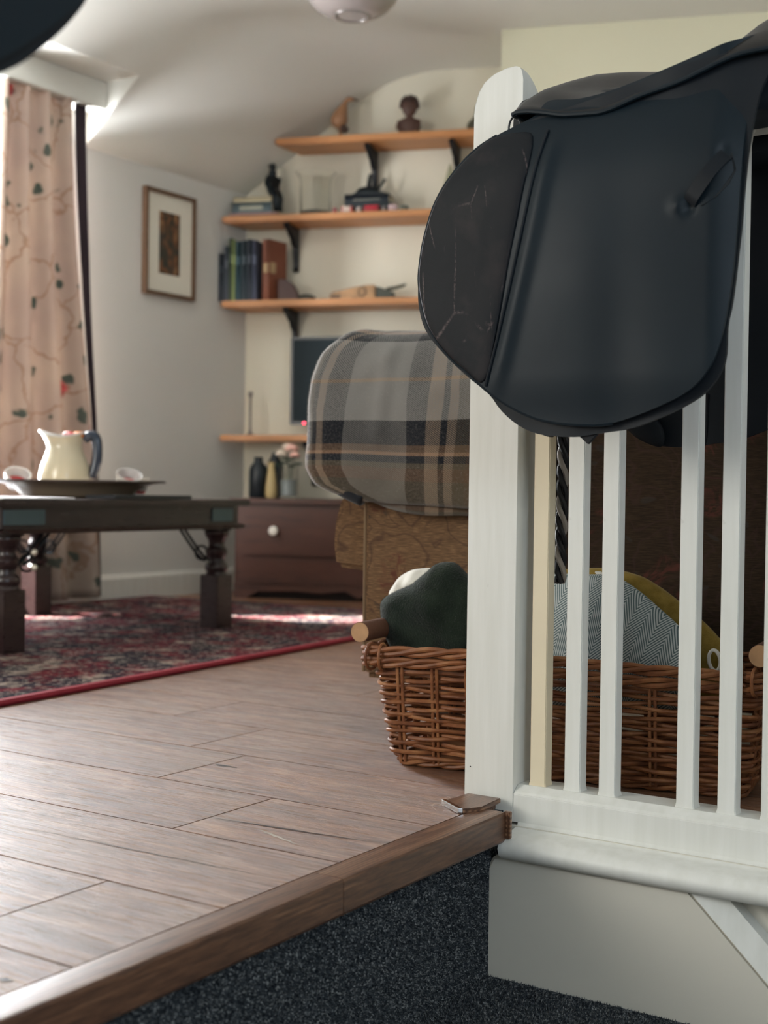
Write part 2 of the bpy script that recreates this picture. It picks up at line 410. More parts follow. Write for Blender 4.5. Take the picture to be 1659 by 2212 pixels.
# shakes and knots in the boards
ck = simple('dark_wood_shake', (.015, .010, .008), .6); ckl = simple('filled_chip', (.55, .50, .44), .25)
def strip(pts, wd, z=.0006):
    b = MB(); vs = []
    for i, (x, y) in enumerate(pts):
        t = i/(len(pts)-1); h = wd*(.25+math.sin(PI*t))*(.7+.5*random.random())
        vs += [(x, y-h/2, z), (x, y+h/2, z)]
    n = len(pts); b.add(vs, [(2*i, 2*i+2, 2*i+3, 2*i+1) for i in range(n-1)])
    return b
def wob(x0, y0, x1, y1, n=14, a=.002): return [(x0+(x1-x0)*i/n, y0+(y1-y0)*i/n+a*math.sin(i*1.9)*random.random()) for i in range(n+1)]
for nm, pts, wd, mt in [('wood_shake', wob(-.315, -.232, -.06, -.205), .003, ck), ('wood_shake', wob(-.50, -.418, -.06, -.402, 20), .0016, ck),
                        ('wood_chip', wob(-.215, -.243, -.13, -.272), .005, ckl), ('wood_shake', wob(-.24, -.80, -.10, -.795), .0035, ck), ('wood_shake', wob(-.075, -.795, -.06, -.79, 4), .007, ck),
                        ('wood_shake', wob(-.42, -.62, -.38, -.64, 5), .006, ck), ('wood_shake', wob(-.66, -.425, -.57, -.44, 8), .002, ck)]:
    o = strip(pts, wd).build(nm, mt, floor)
for r_, dx in ((.010, 0), (.005, .022)):
    b = MB(); pts = [(-.517+dx+r_*1.5*math.cos(a)*(1+.3*math.sin(3*a)), .038+r_*math.sin(a)*.5, .0004) for a in [2*PI*i/20 for i in range(20)]]
    b.add(pts, [tuple(range(20))]); b.build('knot', ck, floor)
# nosing
NS = thing('stair_nosing', 'stained oak nosing board along the top of the step', 'nosing')
del NS['label'], NS['category']; struct(NS); NS.name = 'trim_1'
def nose(y0, y1):
    b = MB(); b.prism([(-.040, .0004), (-.038, .0014), (-.003, .0014), (.0008, .0006), (.0028, -.002), (.003, -.038), (0, -.042), (-.02, -.042), (-.02, -.012), (-.040, -.012)], y0, y1, 'y'); return b
o = nose(-.3595, .032).build('nosing_board', noseM, NS, smooth=True, angle=25)
o = nose(-1.55, -.3605).build('nosing_board', noseM, NS, smooth=True, angle=25)
o = nose(-3.1, -1.551).build('nosing_board', noseM, NS, smooth=True, angle=25)
b = MB(); b.box(.0, .010, .033, .040, -.036, .002); b.build('nosing_return', noseM, NS, bevel=.001)
qa = [(-.088, .022), (-.042, -.010), (-.026, .016), (-.030, .080), (-.084, .080)]
b = MB(); b.prism(qa, .0005, .0075, 'z'); b.build('end_block', noseM, NS, bevel=.001)
b = MB(); b.prism([(-.0935, .0185), (-.0465, -.0145), (-.0415, -.0095), (-.0885, .0235)], .0008, .0088, 'z'); b.build('metal_edge_strip', simple('polished_steel', (.75, .77, .78), .16, 1), NS, bevel=.0008)['label'] = 'polished steel strip at the end of the nosing'
hr = simple('pale_hair', (.75, .62, .5), .5); b = MB()
for i in range(26):
    x, y = -.10+.05*random.random(), .0+.05*random.random(); a = random.random()*6; l = .012+.02*random.random(); cv = random.uniform(-2, 2)
    b.tube([(x+l*t*math.cos(a+cv*t), y+l*t*math.sin(a+cv*t), .0015+.003*math.sin(PI*t)) for t in (0, .25, .5, .75, 1)], .00012, 3)
o = b.build('pet_hair', hr, None); tag(o, 'wisps of pale pet hair caught at the steel strip', 'hair'); o['kind'] = 'stuff'
# stair riser + tread with tufts
b = MB(); b.box(-.08, -.030, -3.1, .13, -.24, -.012); riser = struct(b.build('stair_riser', carpetM))
b = MB(); b.box(-.04, 1.6, -3.1, .09, -.28, -.24); tread = struct(b.build('stair_tread', carpetM))
def tufts(parent, gen, n):
    vs = []; fs = []
    for i in range(n):
        p, nr = gen(); h = .0035+.0025*random.random(); r = .0014
        t1 = Vector((random.uniform(-1, 1), random.uniform(-1, 1), random.uniform(-1, 1))); t1 = (t1-nr*t1.dot(nr)).normalized(); t2 = nr.cross(t1)
        tip = p+nr*h+t1*random.uniform(-.002, .002)+t2*random.uniform(-.002, .002); o = len(vs)
        vs += [p+t1*r, p-t1*r*.5+t2*r*.87, p-t1*r*.5-t2*r*.87, tip]; fs += [(o, o+1, o+3), (o+1, o+2, o+3), (o+2, o, o+3)]
    me = bpy.data.meshes.new('carpet_pile'); me.from_pydata(vs, [], fs); me.materials.append(carpetM)
    o = bpy.data.objects.new('carpet_pile', me); COL.objects.link(o); o.parent = parent; o['kind'] = 'stuff'
tufts(riser, lambda: (Vector((-.031, random.uniform(-.95, .042), random.uniform(-.238, -.035))), Vector((1, 0, 0))), 36000)
tufts(tread, lambda: (Vector((random.uniform(-.03, .33), random.uniform(-.45, .043), -.2405)), Vector((0, 0, 1))), 26000)
b = MB(); b.prism([(-.033, -.26), (-.033, -.085), (-.025, -.070), (-.012, -.062), (.262, -.062), (.47, -.26)], .047, .085, 'y')
ws = struct(b.build('wall_stairwell', wallS, smooth=True, bevel=.004)); 
b = MB(); b.box(-.03, 1.8, .082, .13, -.6, -.03); struct(b.build('wall_landing', wallS))
b = MB(); M_ = Matrix.Translation((.262, .05, -.062)) @ Matrix.Rotation(R(43.6), 4, 'Y'); b.prism([(.040, .0), (.040, .035), (.058, .035), (.046, .0)], 0, .5, 'x', None)
vs = [(0, 0), (0, 1)]
b = MB()
d_ = Vector((.208, 0, -.198)).normalized(); nn = Vector((.198, 0, .208)).normalized()
for t in (0., .42):
    p = Vector((.262, 0, -.062))+d_*t
    b.v += [tuple(p+Vector((0, .0465, 0))), tuple(p+nn*.030+Vector((0, .058, 0))), tuple(p+nn*.030+Vector((0, .0825, 0))), tuple(p+Vector((0, .0825, 0)))]
b.f = [(0, 1, 5, 4), (1, 2, 6, 5), (2, 3, 7, 6), (3, 0, 4, 7), (0, 3, 2, 1), (4, 5, 6, 7)]
struct(b.build('trim_3', paintW))
b = MB(); b.prism([(.090, -.02), (.086, -.030), (.070, -.033), (.046, -.034), (.033, -.040), (.027, -.050), (.030, -.060), (.038, -.066), (.05, -.067), (.09, -.067)], -.006, 1.6, 'x')
struct(b.build('trim_2', paintW, smooth=True, angle=60))
# walls
wy0, wy1, wz0, wz1 = 1.02, 1.90, .30, 1.90
b = MB(); b.box(XW-.1, XW, -3.2, wy0, -.3, ZK); b.box(XW-.1, XW, wy1, 4.6, -.3, ZK); b.box(XW-.1, XW, wy0, wy1, -.3, wz0)
b.box(XW-.1, XW, .85, wy0, ZK, 2.0); b.box(XW-.1, XW, wy1, 2.05, ZK, 2.0); b.box(XW-.1, XW, wy0, wy1, wz1, 2.0)
struct(b.build('wall_left', wallL))
ys0, ys1, zs = .92, 1.985, 1.965; xs_ = XW+(zs-ZK)/SL
prof = [(XW-.02, ZK-.016)]+[(XW, ZK)]
top = [(xs_, zs), (-2.42, ZK+SL*(.46)), (-2.35, 2.158), (-2.29, 2.193), (-2.22, 2.218), (-2.14, 2.234), (-2.05, ZC), (2.65, ZC), (2.65, 2.5), (-2.98, 2.5), (-2.98, zs+.0), (xs_, zs)]
b = MB(); b.prism(top[:-1], -3.2, 4.7, 'y')
for a0, a1 in ((-3.2, ys0), (ys1, 4.7)): b.prism([(XW-.1, ZK), (XW, ZK), (xs_, zs), (XW-.1, zs)], a0, a1, 'y')
struct(b.build('ceiling', ceilM, smooth=True, angle=22))
b = MB(); b.box(XW-.02, -2.765, ys0, ys1, 1.862, zs); struct(b.build('trim_4', ceilM, bevel=.004))
# back wall and chimney breast
def bwbox(b, s0, s1, o0, o1, z0, z1):
    vs = [bw(s, o, z) for z in (z0, z1) for o in (o1, o0) for s in (s0, s1)]
    b.add(vs, [(0, 2, 3, 1), (4, 5, 7, 6), (0, 1, 5, 4), (2, 6, 7, 3), (0, 4, 6, 2), (1, 3, 7, 5)])
b = MB(); bwbox(b, -.15, 1.6, -.15, 0, -.03, 2.5); struct(b.build('wall_back', wallB))
b = MB(); bwbox(b, 1.19, 5.6, -.15, .44, -.03, 2.5); struct(b.build('wall_chimney', wallC))
b = MB(); b.box(2.6, 2.75, -3.2, 4.9, -.6, 2.5); struct(b.build('wall_right', wallL))
b = MB(); b.box(-3.1, 2.7, -3.3, -3.15, -.6, 2.5); struct(b.build('wall_front', wallL))
b = MB(); b.box(1.0, 2.7, -3.2, .1, -.62, -.6); struct(b.build('floor_lower', carpetM))
b = MB(); b.prism([(XW, .0), (XW+.016, .0), (XW+.016, .085), (XW+.008, .1), (XW, .1)], -1.5, 2.95, 'y'); struct(b.build('baseboard_left', paintW))
b = MB(); bwbox(b, 0, 1.19, -.001, .014, .0, .1); struct(b.build('baseboard_back', paintW))
# window
wn = MB()
for z0, z1 in ((wz0, wz0+.05), (wz1-.05, wz1)): wn.box(XW-.095, XW-.045, wy0, wy1, z0, z1)
for y in (wy0, wy1-.05): wn.box(XW-.095, XW-.045, y, y+.05, wz0, wz1)
win = struct(wn.build('window_1', paintW, bevel=.004))
gm, nt, bs = nmat('window_glass'); tr = nt.nodes.new('ShaderNodeBsdfTransparent'); gl_ = nt.nodes.new('ShaderNodeBsdfGlossy'); gl_.inputs['Roughness'].default_value = .02; mx = nt.nodes.new('ShaderNodeMixShader'); mx.inputs[0].default_value = .06
nt.links.new(tr.outputs[0], mx.inputs[1]); nt.links.new(gl_.outputs[0], mx.inputs[2]); nt.links.new(mx.outputs[0], nt.nodes['Material Output'].inputs[0]); nt.nodes.remove(bs)
for a0, a1 in ((wy0+.05, wy1-.05),):
    b = MB(); b.box(XW-.073, XW-.069, a0, a1, wz0+.05, wz1-.05); b.build('pane', gm, win)
b = MB(); b.box(XW-.045, XW+.07, wy0-.03, wy1+.0, wz0-.025, wz0); b.build('sill', paintW, win, bevel=.004)

# ------------------------------------------------------------------ balustrade
BA = thing('balustrade', 'white painted stair balustrade with square newel and thin square balusters', 'balustrade')
def newel():
    b = MB(); x0, x1, y0, y1 = -.095, -.015, .088, .168; nu, nv = 20, 12
    prof = [(0, .998), (.03, 1.014), (.10, 1.031), (.22, 1.044), (.40, 1.053), (.65, 1.0585), (.86, 1.0595), (.94, 1.056), (.98, 1.050), (1, 1.040)]
    idx = {}
    for j in range(nv+1):
        for i in range(nu+1):
            u = i/nu; u = u*u*(3-2*u); v = j/nv; z = lerp_tab(prof, u)-.058*v**2.6
            idx[i, j] = len(b.v); b.v.append((x0+(x1-x0)*u, y0+(y1-y0)*v, z))
    for j in range(nv):
        for i in range(nu): b.f.append((idx[i, j], idx[i+1, j], idx[i+1, j+1], idx[i, j+1]))
    ring = [idx[i, 0] for i in range(nu+1)]+[idx[nu, j] for j in range(1, nv+1)]+[idx[i, nv] for i in range(nu-1, -1, -1)]+[idx[0, j] for j in range(nv-1, 0, -1)]
    lo = []
    for q in ring: lo.append(len(b.v)); b.v.append((b.v[q][0], b.v[q][1], -.026))
    n = len(ring)
    for i in range(n): b.f.append((ring[i], ring[(i+1) % n], lo[(i+1) % n], lo[i]))
    return b
newel().build('newel_post', paintW, BA, bevel=.0018, angle=30)
nl = MB()
for x, z in ((-.0855, .045),): nl.ell((x, .0875, z), (.0012, .0008, .0009), 8, 5)
nl.build('nail_hole', ck, BA)
b = MB(); b.prism([(.088, -.026), (.0885, .014), (.092, .018), (.104, .026), (.15, .026), (.15, -.026)], -.0148, 1.6, 'x'); b.build('bottom_rail', paintW, BA, bevel=.001, angle=12)
b = MB(); b.prism([(.078, .945), (.078, .97), (.09, .985), (.158, .985), (.17, .97), (.17, .945), (.162, .932), (.086, .932)], -.0148, 1.6, 'x'); b.build('handrail', paintW, BA, bevel=.002)
cream = simple('cream_aged_paint', (.74, .64, .46), .5, var=.04)
sx = [.014, .0685, .1215, .235, .2925, .351, .411, .471, .53, .59, .65, .71, .77, .83, .89, .95]
bal = None
for i, x in enumerate(sx):
    b = MB(); vs = []
    if bal is None or i == 1:
        w2, d2 = .01225, .011
        zz = [(.02, 1.5), (.026, 1.12), (.032, 1), (.91, 1), (.924, 1.12), (.934, 1.5)]
        for z, s_ in zz: b.v += [(-w2*s_, -d2*min(s_, 1.1), z), (w2*s_, -d2*min(s_, 1.1), z), (w2*s_, d2*min(s_, 1.1), z), (-w2*s_, d2*min(s_, 1.1), z)]
        for q in range(len(zz)-1):
            for j in range(4): b.f.append((4*q+j, 4*q+(j+1) % 4, 4*q+4+(j+1) % 4, 4*q+4+j))
        b.f += [(3, 2, 1, 0), (20, 21, 22, 23)]
        o = b.build('baluster', cream if i == 0 else paintW, BA, bevel=.0012); 
        if i == 0: o['label'] = 'cream coloured baluster nearest the newel'
        bal = o
    else:
        o = bal.copy(); COL.objects.link(o)
    o.location = (x, .119, 0)

# ------------------------------------------------------------------ saddle
FLAP = [(0.085, 0.935), (0.0625, 0.9261), (0.0321, 0.9147), (0.0057, 0.8999), (-0.0175, 0.8776), (-0.0386, 0.85), (-0.0537, 0.8215), (-0.0657, 0.7843), (-0.0707, 0.7582), (-0.0727, 0.7311), (-0.0677, 0.701), (-0.0577, 0.6709), (-0.0396, 0.6438), (-0.0185, 0.6217), (0.0017, 0.6066), (0.0206, 0.5906), (0.0384, 0.5767), (0.0651, 0.5597), (0.0985, 0.5447), (0.1365, 0.5366), (0.1804, 0.5337), (0.206, 0.5358), (0.2367, 0.5438), (0.271, 0.5557), (0.2998, 0.5687), (0.3195, 0.5836), (0.3326, 0.6017), (0.3398, 0.62), (0.3458, 0.6455), (0.3501, 0.6741), (0.3544, 0.7129), (0.3578, 0.7658), (0.3603, 0.8178), (0.3624, 0.8701), (0.364, 0.927), (0.3686, 0.9627), (0.375, 0.9947), (0.3457, 0.9897), (0.2863, 0.9742), (0.2351, 0.9619), (0.1842, 0.9515), (0.1435, 0.9483), (0.1018, 0.9519)]
SWEAT = [(0.082, 0.93), (0.036, 0.908), (-0.022, 0.873), (-0.065, 0.819), (-0.08, 0.762), (-0.083, 0.733), (-0.082, 0.699), (-0.07, 0.666), (-0.044, 0.635), (-0.007, 0.603), (0.028, 0.577), (0.045, 0.556), (0.069, 0.537), (0.096, 0.525), (0.123, 0.521), (0.155, 0.52), (0.192, 0.525), (0.229, 0.53), (0.265, 0.542), (0.299, 0.557), (0.322, 0.572), (0.338, 0.592), (0.345, 0.614), (0.346, 0.65), (0.351, 0.676), (0.356, 0.725), (0.36, 0.765), (0.363, 0.816), (0.368, 0.867), (0.376, 0.918), (0.389, 0.97), (.3, .97), (.2, .95), (.14, .94)]
EDGE = [(0.055, .9395), (0.061, 0.942), (0.077, 0.942), (0.099, 0.939), (0.128, 0.931), (0.153, 0.927), (0.177, 0.925), (0.201, 0.93), (0.224, 0.937), (0.258, 0.945), (0.292, 0.953), (0.325, 0.961), (0.352, 0.967), (0.378, 0.969), (0.388, 0.969), (.45, .985), (.52, 1.0)]
RIDGE = [(-0.018, 0.985), (-0.011, 0.992), (0.003, 0.995), (0.021, 1.003), (0.031, 1.013), (0.049, 1.021), (0.072, 1.028), (0.095, 1.031), (0.125, 1.028), (0.171, 1.021), (0.202, 1.017), (0.233, 1.015), (0.263, 1.02), (0.287, 1.028), (0.316, 1.038), (0.339, 1.057), (.40, 1.085), (.46, 1.10), (.52, 1.105)]
SEAM = [(0.11, 0.93), (0.104, 0.901), (0.101, 0.872), (0.092, 0.838), (0.083, 0.792), (0.073, 0.746), (0.065, 0.7), (0.054, 0.653), (0.044, 0.612), (0.031, 0.585)]
YC = .124
def flap_y(x, z, r=0):
    t = sm(.80, .96, z)
    y = -.094+.030*t*t                        # tucks in under the seat skirt
    y -= .006*math.exp(-((x-.16)/.10)**2-((z-.72)/.12)**2)
    y += .004*math.exp(-((x-.215)/.035)**2)*sm(.95, .60, z)*.6
    y += .022*sm(.325, .385, x)*sm(.53, .60, z)+.006*sm(.60, .53, z)   # back edge turns away
    q2 = max(.57, min(.93, z)); xs2 = .0275+.30*(q2-.585)-.20*(q2-.585)**2
    y -= .0045*math.exp(-((x-xs2-.019)/.011)**2)*sm(.56, .62, z)*sm(.92, .86, z)
    # dimples at the keeper ends
    y += .006*math.exp(-((x-.3035)**2+(z-.789)**2)/.007**2)-.004*math.exp(-((x-.290)**2+(z-.793)**2)/.009**2)+.004*math.exp(-((x-.341)**2+(z-.852)**2)/.006**2)
    y += .0008*nz(x, z, 3, 9)
    return y
def sheath(side, prim):
    """one side of the saddle; side=1 is the near side"""
    def W_(mb):
        if side < 0: mb.v = [(p[0], 2*YC-p[1], p[2]) for p in mb.v]
        return mb
    W_(slab(FLAP, flap_y, .0045, 220, 60)).build('flap', saddleM, prim, smooth=True, angle=50)
    pad = [p for p in FLAP[2:16]]+[(.026, .589), (.036, .60), (.046, .645), (.057, .70), (.065, .746), (.075, .792), (.084, .838), (.090, .872), (.090, .90), (.080, .915)]
    pb = [Vector(p) for p in pad]; cc = Vector((.015, .74))
    pad2 = [tuple(cc+(p-cc)*.985) for p in pb]
    W_(slab(pad2, lambda x, z, r: flap_y(x, z)-.0015-.0055*math.sqrt(max(0, 1-r**3))+.0012*nz(x, z, 9, 60)*(1-r), .004, 120, 18)).build('knee_pad', kneeM, prim, smooth=True, angle=60)['label'] = 'scuffed knee pad at the front of the flap'
    sp = MB(); c1 = [Vector((.0275+.30*(q_-.585)-.20*(q_-.585)**2-.002, q_)) for q_ in [.586+.325*i/60 for i in range(61)]]
    sp.tube([(p.x+.0065, flap_y(p.x+.0065, p.y)-.0012, p.y) for p in c1], .0020, 8); W_(sp).build('seam_welt', darkM, prim, smooth=True)
    W_(slab(SWEAT, lambda x, z, r: flap_y(min(x, .36), z)*.35-.045+.002*nz(x, z, 5, 20), .006, 150, 14)).build('sweat_flap', darkM, prim, smooth=True, angle=50)
    # rim piping along the front edge
    rp = MB(); fr = catmull([Vector(p) for p in FLAP[2:22]], 90, False)
    rp.tube([(p.x, flap_y(p.x, p.y)+.002, p.y) for p in fr], .0026, 6); W_(rp).build('edge_piping', saddleM, prim, smooth=True)
    kp = MB(); a = Vector((.346, 0, .848)); b_ = Vector((.3035, 0, .794)); n_ = Vector((-.7, 0, .7)).normalized()
    L = []
    for i in range(13):
        t = i/12; p = a.lerp(b_, t); y = flap_y(p.x, p.z)-.0030-.0035*math.sin(PI*t)**.6
        L.append((p, y))
    vs = []; hw = .0088
    for p, y in L:
        q = (b_-a).normalized(); s_ = Vector((q.z, 0, -q.x))
        for k2, yy in ((-hw, 0), (hw, 0), (hw, .0022), (-hw, .0022)): vs.append((p.x+s_.x*k2, y+yy, p.z+s_.z*k2))
    fs = [(4*i+j, 4*i+(j+1) % 4, 4*i+4+(j+1) % 4, 4*i+4+j) for i in range(12) for j in range(4)]+[(0, 1, 2, 3), (48, 51, 50, 49)]
    kp.add(vs, fs); W_(kp).build('strap_keeper', darkM, prim, smooth=True, angle=30)['label'] = 'slanting leather strap keeper'
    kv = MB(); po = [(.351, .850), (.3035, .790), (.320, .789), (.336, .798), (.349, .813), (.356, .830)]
    kv.add([(x, flap_y(x, z)-.0012, z) for x, z in po]+[(x, flap_y(x, z)+.002, z) for x, z in po], [(0, 1, 2, 3, 4, 5), (11, 10, 9, 8, 7, 6)]+[(i, (i+1) % 6, (i+1) % 6+6, i+6) for i in range(6)]); W_(kv).build('keeper_gap_shade', simple('gap_shade_black', (.003, .006, .009), .7), prim)  # near-black patch painting the shadowed gap behind the keeper
    # girth strap tip
    tp = MB(); tp.prism([(.150, .60), (.184, .60), (.184, .533), (.181, .523), (.168, .510), (.155, .521), (.151, .533)], -.072, -.068, 'y'); W_(tp).build('girth_strap', kneeM, prim, smooth=True, bevel=.001)
    # lower knee block peeping out below front
    kb = slab([(.03, .60), (.045, .573), (.062, .545), (.085, .529), (.115, .521), (.118, .545), (.10, .57), (.06, .60)], lambda x, z, r: -.060, .004, 60, 8, inflate=.008); W_(kb).build('knee_block', darkM, prim, smooth=True)
    # stuffed panel under the seat
    pm = MB(); pts = []; rr = []
    for i in range(15):
        t = i/14; pts.append((.02+.50*t, .035-.01*math.sin(PI*t), .955-.03*math.sin(PI*t)+.035*max(0, t-.6))); rr.append(.012+.040*math.sin(PI*min(1, t*1.0+.12))**.5 if t < .9 else .03)
    pm.tube(pts, rr, 14); pm.v = [(p[0], p[1], max(p[2], .915)) for p in pm.v]; W_(pm).build('panel', darkM, prim, smooth=True)
def seat(prim):
    b = MB(); ns, nc = 60, 28; vs = []; fs = []; uv = []
    for i in range(ns+1):
        x = .0+.52*i/ns
        for j in range(nc+1):
            t = -1+2*j/nc; a = abs(t)
            xe = x if x > .055 else .055+(x-.055)*(1-sm(.1, 1, a))
            ze = lerp_tab(EDGE, x); zr = lerp_tab(RIDGE, x-.01)
            f0 = (1-a**1.7); z = ze+(zr-ze)*f0
            hwid = .198+.0*x
            hwid -= .02*sm(.40, .52, x)
            if x < .055: hwid *= math.sqrt(max(.0, 1-((.055-x)/.056)**2))*.35+.65
            y = YC-math.copysign(hwid*a**.9, t)
            z += .006*math.exp(-((a-.86)/.1)**2)*math.sin(x*38+.6)+.0025*nz(x, y, 0, 16)
            z -= .012*math.exp(-((a-.55)/.2)**2)*sm(.06, .12, x)*sm(.3, .2, x)
            vs.append((xe, y, z))
    for i in range(ns):
        for j in range(nc): q = i*(nc+1)+j; fs.append((q, q+1, q+nc+2, q+nc+1))
    top_n = len(vs)
    vs += [(p[0], p[1]+(.0 if abs(p[1]-YC) < .19 else 0), p[2]-.005) for p in vs]
    fs += [tuple(k2+top_n for k2 in f_[::-1]) for f_ in fs]
    ring = [j for j in range(nc+1)]+[i*(nc+1)+nc for i in range(1, ns+1)]+[ns*(nc+1)+j for j in range(nc-1, -1, -1)]+[i*(nc+1) for i in range(ns-1, 0, -1)]
    for q in range(len(ring)): a_, c_ = ring[q], ring[(q+1) % len(ring)]; fs.append((a_, c_, c_+top_n, a_+top_n))
    b.add(vs, fs); b.build('seat', seatM, prim, smooth=True, angle=60)
    for side in (1, -1):
        pp = MB(); pts = [vs[i*(nc+1)] for i in range(0, ns+1)] if side > 0 else [vs[i*(nc+1)+nc] for i in range(0, ns+1)]
        pts = [(p[0], p[1], p[2]-.002) for p in pts]; pp.tube(pts, .0032, 8); pp.build('seat_piping', saddleM, prim, smooth=True)
    fr = MB(); fr.tube([(vs[j][0], vs[j][1], vs[j][2]-.002) for j in range(nc+1)], .0042, 8); fr.build('seat_piping', saddleM, prim, smooth=True)
steel = simple('worn_steel', (.5, .5, .5), .3, 1)
def saddle(label):
    t = thing('saddle', label, 'saddle', group='black saddles')
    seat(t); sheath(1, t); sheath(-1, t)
    for sd in (1, -1):
        d = MB(); pts = []
        for i in range(15):
            a = R(-20+220*i/14); pts.append((.053+.0085*math.cos(a), (-.064 if sd > 0 else 2*YC+.064), .924+.015*math.sin(a)))
        d.tube(pts, .0014, 6); d.build('dee_ring', brk, t, smooth=True)
    s_ = MB(); M_ = Matrix.Translation((.073, .0, .981)) @ Matrix.Rotation(R(-20), 4, 'Y') @ Matrix.Rotation(R(35), 4, 'X')
    s_.ell((0, 0, 0), (.010, .006, .003), 14, 8, M_); s_.build('nail_stud', steel, t, smooth=True)
    return t
SD = saddle('black leather riding saddle set astride the white handrail beside the newel')
def copy_tree(o, parent=None):
    c = o.copy(); COL.objects.link(c); c.parent = parent
    for ch in list(o.children): copy_tree(ch, c)
    return c
S2 = copy_tree(SD); S2.matrix_world = Matrix.Translation((.05, -.971, .171)) @ Matrix.Rotation(R(90), 4, 'Z') @ Matrix.Rotation(R(-22.1), 4, 'Y')
M2_ = S2.matrix_world.copy(); S2['label'] = 'blurred dark saddle flap cut off at the upper left edge, close to the camera'
# its stand (just outside the frame)
ST = thing('saddle_stand', 'wooden saddle stand under the second saddle at the left', 'stand', (0, 0, 0))
stw = wood('plain_pine', (.3, .18, .09), (.45, .28, .15), (.55, .36, .2), 'X', .5, 1, rnd=False)
b = MB(); b.box(.0, .5, .088, .16, .945, .985, M2_); b.build('arm', stw, ST, bevel=.004)
b = MB(); b.box(-.122, -.078, -1.30, -1.255, .0, 1.055); b.build('post', stw, ST, bevel=.003)
b = MB(); b.box(-.42, -.060, -1.30, -1.255, .0, .04); b.box(-.122, -.078, -1.5, -1.1, 0, .04); b.build('foot', stw, ST, bevel=.003)

# ------------------------------------------------------------------ basket
BL = Vector((-.315, .195, 0)); brz = R(10)
BK = thing('wicker_basket', 'brown wicker log basket full of blankets behind the balusters', 'basket', (0, 0, 0))
bM = Matrix.Translation(BL) @ Matrix.Rotation(brz, 4, 'Z')
LX, LY = .60, .235
def rrect(x0, x1, y0, y1, r, n):
    """points with arclength along a rounded rectangle, starting front-left going right"""
    segs = []; P = []
    cs = [((x1-r, y0+r), -90), ((x1-r, y1-r), 0), ((x0+r, y1-r), 90), ((x0+r, y0+r), 180)]
    for (cx, cy), a0 in cs:
        for i in range(7):
            a = R(a0+90*i/6); P.append(Vector((cx+r*math.cos(a), cy+r*math.sin(a))))
    P.append(P[0]); L = [0]
    for i in range(1, len(P)): L.append(L[-1]+(P[i]-P[i-1]).length)
    out = []; j = 0
    for i in range(n):
        t = L[-1]*i/n
        while L[j+1] < t: j += 1
        p = P[j].lerp(P[j+1], (t-L[j])/(L[j+1]-L[j])); d = (P[j+1]-P[j]).normalized(); out.append((p, Vector((d.y, -d.x))))
    return out
def flare(z): q = max(0, z)/.2; return .020*q
NSK = 26; NP = NSK*10
for k_ in range(19):
    z = .018+k_*.00775; fl = flare(z); path = rrect(.016-fl*1.9, LX-.02+fl, .012-fl*.6, LY-.01+fl*.6, .020, NP)
    pts = []
    for i, (p, n_) in enumerate(path):
        ph = PI*i/10+PI*(k_ % 2); off = .0058*math.cos(ph)
        zz = z+.0016*math.sin(i*.13+k_*2.1)+.0012*math.cos(ph*1.0+k_)
        pts.append(bM @ Vector((p.x+n_.x*off, p.y+n_.y*off, zz)))
    b = MB(); b.tube(pts, .0031+.0006*random.random(), 7, closed=True); b.build('willow_rod', willowM, BK, smooth=True)
stk = rrect(.018, LX-.02, .012, LY-.01, .020, NSK)
for i, (p, n_) in enumerate(stk):
    t_ = Vector((-n_.y, n_.x))
    for s_ in (-.0042, .0042):
        q0 = p+t_*s_; q1 = p+t_*s_+n_*flare(.18); b = MB()
        b.tube([bM @ Vector((q0.x, q0.y, .008)), bM @ Vector(((q0.x+q1.x)/2, (q0.y+q1.y)/2, .09)), bM @ Vector((q1.x, q1.y, .178))], .0027, 6); b.build('stake', willowM, BK, smooth=True)
for k_ in range(6):
    n = 260; path = rrect(-.036, LX+.012, -.010, LY+.012, .03, n); pts = []
    for i, (p, n_) in enumerate(path):
        ph = 2*PI*(i/n)*11+2*PI*k_/3; row = k_//3
        off = .004*math.cos(ph); zz = (.170 if row == 0 else .188)+.0052*math.sin(ph)
        pts.append(bM @ Vector((p.x+n_.x*off, p.y+n_.y*off, zz+.003*math.sin(p.x*9))))
    b = MB(); b.tube(pts, .0042, 7, closed=True); b.build('rim_rod', willowM, BK, smooth=True)
for k_ in range(3):
    n = 200; path = rrect(.022, LX-.024, .016, LY-.014, .02, n); pts = []
    for i, (p, n_) in enumerate(path):
        ph = 2*PI*(i/n)*12+2*PI*k_/3; pts.append(bM @ Vector((p.x+n_.x*.003*math.cos(ph), p.y+n_.y*.003*math.cos(ph), .009+.0045*math.sin(ph))))
    b = MB(); b.tube(pts, .0036, 7, closed=True); b.build('foot_rod', willowM, BK, smooth=True)
b = MB(); b.box(.03, LX-.03, .02, LY-.02, .010, .016, bM); b.build('base', willowM, BK)
for cx in (-.016, LX-.006):
    for q in (0, 1):
        b = MB(); c0 = Vector((cx+(.012 if cx < .3 else -.012)*q*1.6, -.004, .178)); b.tube([bM @ (c0+Vector((.004*math.cos(a)*(1-q), .017*math.cos(a), .021*math.sin(a)))) for a in [2*PI*i/24 for i in range(24)]], .0026, 6, closed=True); b.build('binding', willowM, BK, smooth=True)
barkM = simple('cut_branch_bark', (.13, .055, .03), .6, bump=.5, bscale=90); endM = simple('cut_branch_end', (.42, .24, .12), .75, bump=.3, bscale=120, vs=40)
